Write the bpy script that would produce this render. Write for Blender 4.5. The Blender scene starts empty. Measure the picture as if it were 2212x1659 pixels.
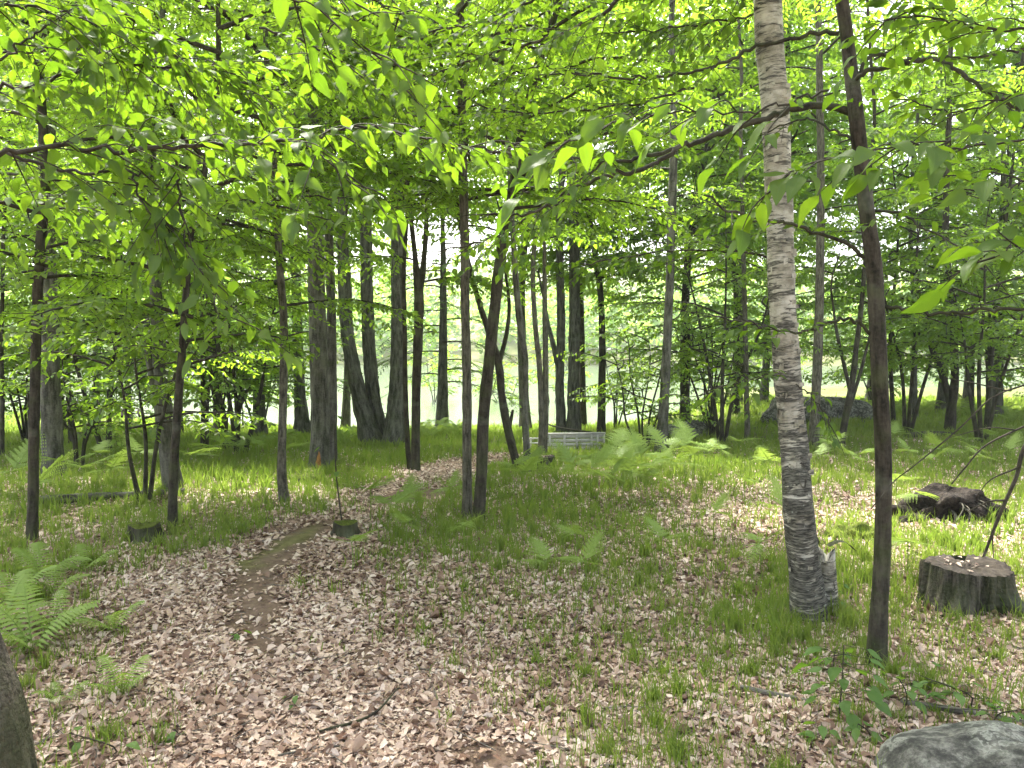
import bpy, math, random
import numpy as np
from mathutils import Vector, Matrix, Euler

# ------------------------------------------------------------------ camera, sky, sun, exposure
SC = bpy.context.scene
COL = SC.collection
CAM_H, PITCH, FPX = 1.6, math.radians(2.73), 1670.0        # FPX: focal length in pixels of a 2212 px wide picture
cam_data = bpy.data.cameras.new('camera')
cam_data.sensor_width = 36.0
cam_data.lens = 36.0 * FPX / 2212.0
cam_data.clip_start, cam_data.clip_end = 0.05, 2000.0
cam = bpy.data.objects.new('camera', cam_data)
cam.location = (0, 0, CAM_H)
cam.rotation_euler = (math.pi / 2 - PITCH, 0, 0)
COL.objects.link(cam)
SC.camera = cam

SUN_EL, SUN_AZ = math.radians(56), math.radians(-24)       # azimuth measured from +Y towards +X
world = bpy.data.worlds.new('World')
SC.world = world
world.use_nodes = True
wn = world.node_tree.nodes
wl = world.node_tree.links
bg = wn['Background']
sky = wn.new('ShaderNodeTexSky')
sky.sky_type = 'NISHITA'
sky.sun_disc = False
sky.sun_elevation = SUN_EL
sky.sun_rotation = SUN_AZ
sky.air_density = 1.0
sky.dust_density = 6.0
sky.ozone_density = 1.0
hsv = wn.new('ShaderNodeHueSaturation')
hsv.inputs['Saturation'].default_value = 0.45              # thin bright overcast
wl.new(sky.outputs['Color'], hsv.inputs['Color'])
wl.new(hsv.outputs['Color'], bg.inputs['Color'])
bg.inputs['Strength'].default_value = 0.15

sun_data = bpy.data.lights.new('sun', 'SUN')
sun_data.energy = 3.4
sun_data.angle = math.radians(4)
sun_data.color = (1.0, 0.95, 0.86)
sun = bpy.data.objects.new('sun', sun_data)
sdir = Vector((math.sin(SUN_AZ) * math.cos(SUN_EL), math.cos(SUN_AZ) * math.cos(SUN_EL), math.sin(SUN_EL)))
sun.rotation_euler = sdir.to_track_quat('Z', 'Y').to_euler()
sun.location = sdir * 60
COL.objects.link(sun)

SC.view_settings.view_transform = 'Standard'
SC.view_settings.look = 'None'
SC.view_settings.exposure = 2.5
SC.view_settings.gamma = 1.0
SC.view_settings.use_curve_mapping = False
SC.cycles.max_bounces = 12
SC.cycles.diffuse_bounces = 5
SC.cycles.transmission_bounces = 10
SC.cycles.glossy_bounces = 3
SC.cycles.caustics_reflective = False
SC.cycles.caustics_refractive = False
SC.cycles.sample_clamp_indirect = 6.0

rng = np.random.default_rng(11)
random.seed(5)
sstep = lambda a, b, t: (lambda u: u * u * (3 - 2 * u))(np.clip((np.asarray(t, float) - a) / (b - a), 0, 1))

# ------------------------------------------------------------------ terrain and picture-to-place helpers
def wob(x, y, s, k):
    return (np.sin(x * s + 1.3 * k) * np.cos(y * s * 0.9 + 2.1 * k) + 0.6 * np.sin(x * s * 1.9 - y * s * 1.3 + k)
            + 0.4 * np.cos(x * s * 3.1 + y * s * 2.7 - k)) / 2.0

def shore_y(x):
    x = np.asarray(x, float)
    return 25.0 + 20.0 * sstep(4.5, 13, x) + 6 * sstep(-9, -18, x) + 0.9 * np.sin(x * 0.45)

def terr(x, y):
    x = np.asarray(x, float); y = np.asarray(y, float)
    s = 0.06 - 0.041 * sstep(2.5, 7.5, x)
    dy = np.maximum(y - 8.0, 0)
    dy = np.where(dy < 2, dy * dy / 4, dy - 1)
    z = -s * dy - 0.012 * dy * 0
    z = np.maximum(z, -0.93)
    sy = shore_y(x)
    z = z - (0.95 + z + 0.9) * sstep(-1.5, 5.0, y - sy)
    z = z + 0.045 * wob(x, y, 0.55, 1) + 0.018 * wob(x, y, 1.7, 2)
    far = sstep(104, 118, y + 4 * np.sin(x * 0.05))
    z = z * (1 - far) + far * (-0.7 + 0.10 * np.maximum(y - 112, 0) ** 1.05)
    return np.minimum(z, 60)

def ray(X, Y):
    a, b = (X - 1106.0) / FPX, (829.5 - Y) / FPX
    c, s = math.cos(PITCH), math.sin(PITCH)
    return np.array([a, c + b * s, -s + b * c])

def at(X, Y, d):                       # the point on that sight line whose ground distance ahead is d
    r = ray(X, Y)
    return np.array([0, 0, CAM_H]) + r * (d / r[1])

def gnd(X, Y):                         # where that sight line meets the ground
    r = ray(X, Y)
    lo, hi = 0.8, 0.8
    while hi < 90:
        p = np.array([0, 0, CAM_H]) + r * hi
        if p[2] < terr(p[0], p[1]): break
        lo = hi; hi *= 1.04
    for _ in range(24):
        m = 0.5 * (lo + hi); p = np.array([0, 0, CAM_H]) + r * m
        if p[2] < terr(p[0], p[1]): hi = m
        else: lo = m
    p = np.array([0, 0, CAM_H]) + r * hi
    return np.array([p[0], p[1], float(terr(p[0], p[1]))])

PATH_PX = [(640, 1659), (585, 1450), (548, 1290), (600, 1200), (700, 1140), (800, 1090), (900, 1055), (1000, 1005), (1080, 985)]
PATH = np.array([gnd(*p)[:2] for p in PATH_PX])
def seg_dist(x, y, P):
    best = np.full(np.shape(x), 1e9)
    for a, b in zip(P[:-1], P[1:]):
        ab = b - a; L = ab @ ab
        t = np.clip(((x - a[0]) * ab[0] + (y - a[1]) * ab[1]) / L, 0, 1)
        best = np.minimum(best, np.hypot(x - a[0] - t * ab[0], y - a[1] - t * ab[1]))
    return best

DIRT = np.array([gnd(*p)[:2] for p in [(575, 1400), (545, 1280), (590, 1205), (660, 1160), (720, 1130)]])
MOSS = [(gnd(630, 1605)[:2], 0.14, 0.2), (gnd(520, 1215)[:2], 0.2, 0.3), (gnd(600, 1178)[:2], 0.13, 0.32), (gnd(790, 1290)[:2], 0.25, 0.25), (gnd(665, 1150)[:2], 0.12, 0.28)]
BARE = [(gnd(800, 1420)[:2], 0.2), (gnd(1060, 1630)[:2], 0.25), (gnd(540, 1265)[:2], 0.25), (gnd(900, 1070)[:2], 0.5)]

def grass_amount(x, y):
    d = seg_dist(x, y, PATH)
    n = wob(x, y, 1.1, 4) * 0.5 + wob(x, y, 3.1, 5) * 0.35
    side = sstep(0.45 - .18 * sstep(4.8, 6.5, y), 1.25 - .45 * sstep(4.8, 6.5, y), d + 0.3 * n)
    far = 0.30 - .12 * sstep(4.4, 3.2, y) + 0.75 * sstep(4.4, 7.0, y + 0.8 * n)
    right = 0.52 * sstep(-0.1, 1.0, x) * sstep(8.5, 4.5, y) * (1 - .35 * sstep(4.4, 3.4, y))
    litter = 0.62 * np.exp(-(((x - 2.9) / 2.2) ** 2 + ((y - 7.6) / 1.3) ** 2)) + 0.3 * sstep(-.1, .5, wob(x, y, 2.1, 11)) * sstep(.3, 1.5, x) * sstep(9.5, 8, y)
    litter = litter + 0.35 * np.exp(-(((x + 2.6) / 0.7) ** 2 + ((y - 8.3) / 0.4) ** 2))
    return np.clip(side * (far + right) * .8 + 0.5 * n - litter, (0.32 - .06 * sstep(4.2, 3.2, y)) * side, 1.2)

def masks(x, y):
    g = grass_amount(x, y)
    dirt = sstep(0.27, 0.08, seg_dist(x, y, DIRT) + 0.07 * wob(x, y, 6, 7))
    for (c, r) in BARE:
        dirt = np.maximum(dirt, sstep(r, r * 0.4, np.hypot(x - c[0], y - c[1]) + 0.09 * wob(x, y, 5, 3)))
    moss = np.zeros(np.shape(x))
    for (c, rx, ry) in MOSS:
        moss = np.maximum(moss, sstep(1.1, 0.5, np.hypot((x - c[0]) / rx, (y - c[1]) / ry) + 0.5 * wob(x, y, 9, 6)) * .5)
    return g, dirt, moss

# ------------------------------------------------------------------ mesh helpers
def mesh_np(name, V, F, mat=None, attrs=None, vecs=None, fmat=None, mats=None, smooth=True):
    """V (n,3); F list of (m,k) index arrays; attrs {name: (n,)}; vecs {name: (n,3)}"""
    me = bpy.data.meshes.new(name)
    V = np.ascontiguousarray(V, dtype=np.float32)
    me.vertices.add(len(V))
    me.vertices.foreach_set('co', V.ravel())
    loops = np.concatenate([f.ravel() for f in F]).astype(np.int32)
    sizes = np.concatenate([np.full(len(f), f.shape[1], np.int32) for f in F])
    starts = np.concatenate([[0], np.cumsum(sizes)[:-1]]).astype(np.int32)
    me.loops.add(len(loops))
    me.loops.foreach_set('vertex_index', loops)
    me.polygons.add(len(sizes))
    me.polygons.foreach_set('loop_start', starts)
    me.polygons.foreach_set('loop_total', sizes)
    if smooth: me.polygons.foreach_set('use_smooth', np.ones(len(sizes), bool))
    for m in (mats or ([mat] if mat else [])): me.materials.append(m)
    if fmat is not None: me.polygons.foreach_set('material_index', np.asarray(fmat, np.int32))
    for k, v in (attrs or {}).items():
        a = me.attributes.new(k, 'FLOAT', 'POINT'); a.data.foreach_set('value', np.asarray(v, np.float32))
    for k, v in (vecs or {}).items():
        a = me.attributes.new(k, 'FLOAT_VECTOR', 'POINT'); a.data.foreach_set('vector', np.asarray(v, np.float32).ravel())
    me.update(calc_edges=True)
    return me

class Bag:
    """collects pieces of geometry that become one mesh"""
    def __init__(s): s.V = []; s.F = []; s.A = []; s.B = []; s.M = []; s.n = 0
    def add(s, V, F, rnd=0.5, bp=None, m=0):
        V = np.asarray(V, float)
        s.V.append(V)
        for f in F:
            s.F.append(np.asarray(f) + s.n); s.M.append(np.full(len(f), m))
        s.A.append(np.broadcast_to(np.asarray(rnd, float), (len(V),)))
        s.B.append(V if bp is None else bp)
        s.n += len(V)
    def mesh(s, name, mats, origin=(0, 0, 0), smooth=True):
        V = np.concatenate(s.V) - np.asarray(origin, float)
        return mesh_np(name, V, s.F, mats=mats, attrs={'rnd': np.concatenate(s.A)}, vecs={'bp': np.concatenate(s.B)},
                       fmat=np.concatenate(s.M), smooth=smooth)

def nrm(v): return v / (np.linalg.norm(v, axis=-1, keepdims=True) + 1e-12)

def smooth_path(P, n):
    """Catmull-Rom through rows of P (any columns), n samples"""
    P = np.asarray(P, float)
    if len(P) == 2: return P[0] + (P[1] - P[0]) * np.linspace(0, 1, n)[:, None]
    Q = np.vstack([2 * P[0] - P[1], P, 2 * P[-1] - P[-2]])
    seg = np.linalg.norm(np.diff(P[:, :3], axis=0), axis=1); cs = np.concatenate([[0], np.cumsum(seg)])
    out = []
    for t in np.linspace(0, cs[-1], n):
        i = min(np.searchsorted(cs, t, side='right') - 1, len(P) - 2)
        u = (t - cs[i]) / max(seg[i], 1e-9)
        a, b, c, d = Q[i], Q[i + 1], Q[i + 2], Q[i + 3]
        out.append(0.5 * (2 * b + (c - a) * u + (2 * a - 5 * b + 4 * c - d) * u * u + (3 * b - a - 3 * c + d) * u ** 3))
    return np.array(out)

def tube(P, R, sides=8, rough=0.0, flare=None, cap=True, seed=0, closed_round=False):
    """tube along P with radii R; returns V, F, bp (bark coordinates of the straightened stem)"""
    P = np.asarray(P, float); R = np.asarray(R, float); n = len(P)
    T = nrm(np.gradient(P, axis=0))
    ref = np.array([0.0, -1.0, 0.0]) if abs(T[0][1]) < 0.9 else np.array([1.0, 0, 0])
    U = nrm(np.cross(T, np.broadcast_to(ref, T.shape))); W = np.cross(U, T)
    th = np.linspace(0, 2 * np.pi, sides, endpoint=False)
    rr = np.ones((n, sides)) * R[:, None]
    ln = np.concatenate([[0], np.cumsum(np.linalg.norm(np.diff(P, axis=0), axis=1))])
    r0 = np.random.default_rng(seed)
    if rough:
        ph = r0.uniform(0, 6.28, 6)
        k = rough * (np.sin(3 * th[None] + ln[:, None] * 5 + ph[0]) + 0.7 * np.sin(5 * th[None] - ln[:, None] * 9 + ph[1])
                     + 0.8 * np.sin(ln[:, None] * 13 + 2 * th[None] + ph[2]))
        rr = rr * (1 + k + rough * 0.8 * r0.standard_normal((n, sides)))
    if flare is not None:
        lob = 1 + 0.35 * np.sin(4 * th + r0.uniform(0, 6)) + 0.25 * np.sin(3 * th + r0.uniform(0, 6))
        rr = rr * (1 + flare * np.exp(-ln / (3.2 * R[0]))[:, None] * lob[None])
    V = P[:, None] + rr[..., None] * (np.cos(th)[None, :, None] * U[:, None] + np.sin(th)[None, :, None] * W[:, None])
    bp = np.stack([np.cos(th)[None] * R.mean() * np.ones((n, 1)), np.sin(th)[None] * R.mean() * np.ones((n, 1)),
                   ln[:, None] * np.ones((1, sides))], -1)
    i = np.arange(n - 1)[:, None] * sides; j = np.arange(sides)[None]
    a = i + j; b = i + (j + 1) % sides
    F = [np.stack([a, b, b + sides, a + sides], -1).reshape(-1, 4)]
    V = V.reshape(-1, 3); bp = bp.reshape(-1, 3)
    if cap:
        V = np.vstack([V, P[-1]]); bp = np.vstack([bp, [0, 0, ln[-1]]])
        base = (n - 1) * sides
        F.append(np.stack([base + np.arange(sides), base + (np.arange(sides) + 1) % sides, np.full(sides, n * sides)], -1))
    return V, F, bp

def leaf_faces(C, A, N, L, W, fold=0.12, curl=0.15):
    """folded six-point leaves: base, two points on either edge, tip"""
    A = nrm(A); B = nrm(np.cross(A, N)); N = np.cross(B, A)
    L = np.broadcast_to(L, (len(C),))[:, None]; W = np.broadcast_to(W, (len(C),))[:, None]
    curl = np.broadcast_to(curl, (len(C),))[:, None]; fold = np.broadcast_to(fold, (len(C),))[:, None]
    base = C
    l1 = C + A * L * .30 + B * W * .5 + N * W * fold
    r1 = C + A * L * .30 - B * W * .5 + N * W * fold
    l2 = C + A * L * .66 + B * W * .40 + N * (W * fold - L * curl * .45)
    r2 = C + A * L * .66 - B * W * .40 + N * (W * fold - L * curl * .45)
    tip = C + A * L - N * L * curl
    V = np.stack([base, r1, r2, tip, l2, l1], 1).reshape(-1, 3)
    k = np.arange(len(C))[:, None] * 6
    F = [np.concatenate([k + [0, 1, 2, 3], k + [0, 3, 4, 5]])]
    return V, F

def link(name, data, parent=None, loc=None):
    o = bpy.data.objects.new(name, data); COL.objects.link(o)
    if parent is not None: o.parent = parent
    if loc is not None: o.location = [float(c) for c in loc]
    return o

def thing(name, label, cat, loc=(0, 0, 0), group=None, rz=0.0):
    o = link(name, None, loc=loc); o.rotation_euler = (0, 0, rz)
    o.empty_display_size = 0.1
    o['label'] = label; o['category'] = cat
    if group: o['group'] = group
    return o

def tag(o, label, cat, group=None):
    o['label'] = label; o['category'] = cat
    if group: o['group'] = group
    return o

# ------------------------------------------------------------------ materials
def mat(name):
    m = bpy.data.materials.new(name); m.use_nodes = True
    nt = m.node_tree; nt.nodes.clear()
    return m, nt.nodes, nt.links

def ramp(nodes, stops, interp='LINEAR'):
    r = nodes.new('ShaderNodeValToRGB'); r.color_ramp.interpolation = interp
    e = r.color_ramp.elements
    while len(e) < len(stops): e.new(0.5)
    for q, (p, c) in zip(e, stops): q.position = p; q.color = (*c, 1) if len(c) == 3 else c
    return r

def attr(nodes, name):
    a = nodes.new('ShaderNodeAttribute'); a.attribute_name = name; return a

def noise(nodes, links, src, scale, detail=4, rough=0.6, sc3=None):
    n = nodes.new('ShaderNodeTexNoise'); n.inputs['Scale'].default_value = scale
    n.inputs['Detail'].default_value = detail; n.inputs['Roughness'].default_value = rough
    if sc3 is not None:
        mp = nodes.new('ShaderNodeMapping'); mp.inputs['Scale'].default_value = sc3
        links.new(src, mp.inputs['Vector']); src = mp.outputs['Vector']
    if src is not None: links.new(src, n.inputs['Vector'])
    return n

def mathn(nodes, links, op, a, b=None, clamp=False):
    m = nodes.new('ShaderNodeMath'); m.operation = op; m.use_clamp = clamp
    for i, v in enumerate((a, b)):
        if v is None: continue
        if isinstance(v, (int, float)): m.inputs[i].default_value = v
        else: links.new(v, m.inputs[i])
    return m.outputs[0]

def mixc(nodes, links, f, a, b, blend='MIX'):
    m = nodes.new('ShaderNodeMix'); m.data_type = 'RGBA'; m.blend_type = blend
    for s, v in ((m.inputs[0], f), (m.inputs[6], a), (m.inputs[7], b)):
        if isinstance(v, (int, float)): s.default_value = v
        elif isinstance(v, tuple): s.default_value = (*v, 1)
        else: links.new(v, s)
    return m.outputs[2]

def leaf_material(name, d0, d1, t0, t1, trans=0.5, gloss=0.06, veins=False, per_object=False, rough=0.4):
    m, N, Lk = mat(name)
    out = N.new('ShaderNodeOutputMaterial')
    if per_object:
        oi = N.new('ShaderNodeObjectInfo'); src = oi.outputs['Random']
    else:
        src = attr(N, 'rnd').outputs['Fac']
    geo = N.new('ShaderNodeNewGeometry')
    big = noise(N, Lk, geo.outputs['Position'], 0.55, 2)
    f = mathn(N, Lk, 'ADD', mathn(N, Lk, 'MULTIPLY', src, 0.6), mathn(N, Lk, 'MULTIPLY', mathn(N, Lk, 'SUBTRACT', big.outputs['Fac'], 0.2), 0.6), True)
    dc = ramp(N, [(0, d0), (1, d1)]); tc = ramp(N, [(0, t0), (1, t1)])
    Lk.new(f, dc.inputs[0]); Lk.new(f, tc.inputs[0])
    dcol, tcol = dc.outputs[0], tc.outputs[0]
    df = N.new('ShaderNodeBsdfDiffuse'); tr = N.new('ShaderNodeBsdfTranslucent'); gl = N.new('ShaderNodeBsdfGlossy')
    if veins:
        uv = attr(N, 'bp'); sx = N.new('ShaderNodeSeparateXYZ'); Lk.new(uv.outputs['Vector'], sx.inputs[0])
        av = mathn(N, Lk, 'ABSOLUTE', sx.outputs['Y'])
        t = mathn(N, Lk, 'SUBTRACT', mathn(N, Lk, 'MULTIPLY', sx.outputs['X'], 11.0), mathn(N, Lk, 'MULTIPLY', av, 7.0))
        fr = mathn(N, Lk, 'ABSOLUTE', mathn(N, Lk, 'SUBTRACT', mathn(N, Lk, 'FRACT', t), 0.5))
        side = mathn(N, Lk, 'LESS_THAN', fr, 0.09)
        midr = mathn(N, Lk, 'LESS_THAN', av, 0.035)
        v = mathn(N, Lk, 'MAXIMUM', mathn(N, Lk, 'MULTIPLY', side, 0.35), mathn(N, Lk, 'MULTIPLY', midr, 0.6))
        dcol = mixc(N, Lk, v, dcol, (0.10, 0.17, 0.035))
        tcol = mixc(N, Lk, v, tcol, (0.14, 0.28, 0.02))
        bp = N.new('ShaderNodeBump'); bp.inputs['Strength'].default_value = 0.35; bp.inputs['Distance'].default_value = 0.002
        Lk.new(mathn(N, Lk, 'SUBTRACT', 1.0, fr), bp.inputs['Height'])
        for s in (df, gl): Lk.new(bp.outputs[0], s.inputs['Normal'])
    Lk.new(dcol, df.inputs['Color']); Lk.new(tcol, tr.inputs['Color'])
    gl.inputs['Roughness'].default_value = rough
    m1 = N.new('ShaderNodeMixShader'); m1.inputs[0].default_value = trans
    Lk.new(df.outputs[0], m1.inputs[1]); Lk.new(tr.outputs[0], m1.inputs[2])
    m2 = N.new('ShaderNodeMixShader'); m2.inputs[0].default_value = gloss * 0.6
    Lk.new(m1.outputs[0], m2.inputs[1]); Lk.new(gl.outputs[0], m2.inputs[2])
    Lk.new(m2.outputs[0], out.inputs[0])
    return m

def bark_material(name, dark, light, vs=(30, 30, 5), moss=0.25, lichen=0.3, bump=0.6, depth=0.02):
    m, N, Lk = mat(name)
    out = N.new('ShaderNodeOutputMaterial'); p = N.new('ShaderNodeBsdfPrincipled')
    b = attr(N, 'bp').outputs['Vector']
    ridge = noise(N, Lk, b, 1.0, 6, 0.62, vs)
    fine = noise(N, Lk, b, 60, 3)
    blot = noise(N, Lk, b, 3.5, 4)
    h = mathn(N, Lk, 'ADD', ridge.outputs['Fac'], mathn(N, Lk, 'MULTIPLY', fine.outputs['Fac'], 0.3))
    c = ramp(N, [(0.50, dark), (0.78, light)]); Lk.new(h, c.inputs[0])
    lm = ramp(N, [(0.56, (0, 0, 0)), (0.68, (1, 1, 1))]); Lk.new(blot.outputs['Fac'], lm.inputs[0])
    col = mixc(N, Lk, mathn(N, Lk, 'MULTIPLY', lm.outputs[0], lichen), c.outputs[0], (0.27, 0.28, 0.23))
    b2 = noise(N, Lk, b, 5.5, 4)
    sx = N.new('ShaderNodeSeparateXYZ'); Lk.new(b, sx.inputs[0])
    base = mathn(N, Lk, 'SUBTRACT', 1.0, mathn(N, Lk, 'MULTIPLY', sx.outputs['Z'], 0.9), True)
    mm = ramp(N, [(0.50, (0, 0, 0)), (0.64, (1, 1, 1))])
    Lk.new(mathn(N, Lk, 'ADD', b2.outputs['Fac'], mathn(N, Lk, 'MULTIPLY', base, 0.12)), mm.inputs[0])
    col = mixc(N, Lk, mathn(N, Lk, 'MULTIPLY', mm.outputs[0], moss), col, (0.055, 0.075, 0.02))
    Lk.new(col, p.inputs['Base Color']); p.inputs['Roughness'].default_value = 0.9
    p.inputs['Specular IOR Level'].default_value = 0.2
    bm = N.new('ShaderNodeBump'); bm.inputs['Strength'].default_value = bump; bm.inputs['Distance'].default_value = depth
    Lk.new(h, bm.inputs['Height']); Lk.new(bm.outputs[0], p.inputs['Normal'])
    Lk.new(p.outputs[0], out.inputs[0])
    return m

def plain_material(name, stops, scale=8, sc3=None, rough=0.9, bump=0.4, dist=0.01, src='bp', detail=6):
    m, N, Lk = mat(name)
    out = N.new('ShaderNodeOutputMaterial'); p = N.new('ShaderNodeBsdfPrincipled')
    b = attr(N, 'bp').outputs['Vector'] if src == 'bp' else N.new('ShaderNodeTexCoord').outputs['Object']
    n = noise(N, Lk, b, scale, detail, 0.65, sc3)
    c = ramp(N, stops); Lk.new(n.outputs['Fac'], c.inputs[0]); Lk.new(c.outputs[0], p.inputs['Base Color'])
    p.inputs['Roughness'].default_value = rough; p.inputs['Specular IOR Level'].default_value = 0.2
    bm = N.new('ShaderNodeBump'); bm.inputs['Strength'].default_value = bump; bm.inputs['Distance'].default_value = dist
    Lk.new(n.outputs['Fac'], bm.inputs['Height']); Lk.new(bm.outputs[0], p.inputs['Normal'])
    Lk.new(p.outputs[0], out.inputs[0])
    return m

def rnd_material(name, stops, rough=0.85, trans=0.0, tcol=None, mott=0.25, per_object=False):
    """colour picked per piece from the 'rnd' value, with mottling"""
    m, N, Lk = mat(name)
    out = N.new('ShaderNodeOutputMaterial')
    src = N.new('ShaderNodeObjectInfo').outputs['Random'] if per_object else attr(N, 'rnd').outputs['Fac']
    c = ramp(N, stops); Lk.new(src, c.inputs[0])
    geo = N.new('ShaderNodeNewGeometry'); n = noise(N, Lk, geo.outputs['Position'], 70, 3)
    dk = ramp(N, [(0.3, (1 - mott,) * 3), (0.7, (1, 1, 1))]); Lk.new(n.outputs['Fac'], dk.inputs[0])
    col = mixc(N, Lk, 1.0, c.outputs[0], dk.outputs[0], 'MULTIPLY')
    p = N.new('ShaderNodeBsdfPrincipled'); Lk.new(col, p.inputs['Base Color'])
    p.inputs['Roughness'].default_value = rough; p.inputs['Specular IOR Level'].default_value = 0.25
    if trans:
        tr = N.new('ShaderNodeBsdfTranslucent')
        if tcol: tr.inputs['Color'].default_value = (*tcol, 1)
        else: Lk.new(col, tr.inputs['Color'])
        mx = N.new('ShaderNodeMixShader'); mx.inputs[0].default_value = trans
        Lk.new(p.outputs[0], mx.inputs[1]); Lk.new(tr.outputs[0], mx.inputs[2]); Lk.new(mx.outputs[0], out.inputs[0])
    else: Lk.new(p.outputs[0], out.inputs[0])
    return m

M = {}
M['leaf'] = leaf_material('leaf_green', (0.048, 0.095, 0.015), (0.095, 0.16, 0.028), (0.20, 0.38, 0.018), (0.37, 0.555, 0.035), 0.6)
M['leaf_far'] = leaf_material('leaf_green_lightened', (0.07, 0.12, 0.026), (0.125, 0.18, 0.045), (0.26, 0.48, 0.05), (0.42, 0.63, 0.09), 0.62)  # background leaf green, lightened in colour to stand in for brighter light there
M['leaf_big'] = leaf_material('leaf_close', (0.030, 0.064, 0.013), (0.070, 0.115, 0.027), (0.11, 0.24, 0.008), (0.27, 0.43, 0.016), 0.46, 0.035, True, True, 0.4)
M['needle'] = leaf_material('needle_green', (0.035, 0.07, 0.022), (0.07, 0.12, 0.04), (0.10, 0.20, 0.03), (0.20, 0.34, 0.05), 0.42, 0.03)
M['fern'] = leaf_material('fern_green', (0.14, 0.215, 0.045), (0.21, 0.29, 0.08), (0.28, 0.42, 0.05), (0.40, 0.54, 0.09), 0.36, 0.02)  # pale fern green, raised further to stand in for sky light on fronds
M['grass'] = leaf_material('grass_green', (0.070, 0.115, 0.018), (0.155, 0.185, 0.05), (0.16, 0.31, 0.02), (0.36, 0.45, 0.07), 0.42, 0.02)
M['bark_dark'] = bark_material('bark_dark_grey', (0.014, 0.0125, 0.009), (0.066, 0.058, 0.043), (34, 34, 6), 0.35, 0.22)
M['bark_grey'] = bark_material('bark_grey', (0.030, 0.029, 0.024), (0.145, 0.14, 0.118), (26, 26, 4), 0.25, 0.3, 0.9)
M['bark_brown'] = bark_material('bark_brown_grey', (0.034, 0.031, 0.024), (0.155, 0.143, 0.112), (60, 60, 9), 0.15, 0.25, 0.9)
M['bark_close'] = bark_material('bark_rough_dark', (0.008, 0.007, 0.005), (0.10, 0.087, 0.066), (24, 24, 7), 0.35, 0.5, 1.0, 0.07)
M['stump_bark'] = bark_material('bark_stump', (0.012, 0.0105, 0.008), (0.125, 0.113, 0.09), (36, 36, 5), 0.35, 0.35, 1.0, 0.05)
M['twig'] = bark_material('twig_bark', (0.017, 0.014, 0.010), (0.068, 0.058, 0.044), (60, 60, 14), 0.1, 0.2, 0.2)
M['dead'] = bark_material('dead_wood_grey', (0.06, 0.055, 0.048), (0.20, 0.185, 0.16), (60, 60, 6), 0.1, 0.3, 0.4)
M['moss'] = plain_material('moss_green', [(0.3, (0.035, 0.05, 0.008)), (0.7, (0.13, 0.16, 0.02))], 30, None, 0.95, 0.8, 0.02)
M['cut'] = plain_material('cut_wood_weathered', [(0.3, (0.025, 0.020, 0.016)), (0.75, (0.095, 0.078, 0.06))], 9, (1, 1, 1), 0.85, 0.3)
M['soil'] = plain_material('root_soil', [(0.38, (0.008, 0.0065, 0.005)), (0.62, (0.045, 0.036, 0.029))], 24, None, 0.95, 1.0, 0.04)
M['plank'] = plain_material('weathered_plank', [(0.3, (0.34, 0.33, 0.315)), (0.7, (0.60, 0.585, 0.56))], 4, (2, 12, 12), 0.85, 0.3, 0.004)
M['litter'] = rnd_material('dry_leaf', [(0.0, (0.075, 0.043, 0.03)), (0.28, (0.24, 0.15, 0.105)), (0.55, (0.50, 0.37, 0.285)), (1.0, (0.78, 0.67, 0.58))], 0.7, 0.12)
M['litter_near'] = rnd_material('dry_leaf_close', [(0.0, (0.16, 0.08, 0.05)), (0.3, (0.34, 0.21, 0.14)), (0.65, (0.50, 0.36, 0.26)), (1.0, (0.64, 0.52, 0.42))], 0.6, 0.12, None, 0.35, True)

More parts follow.
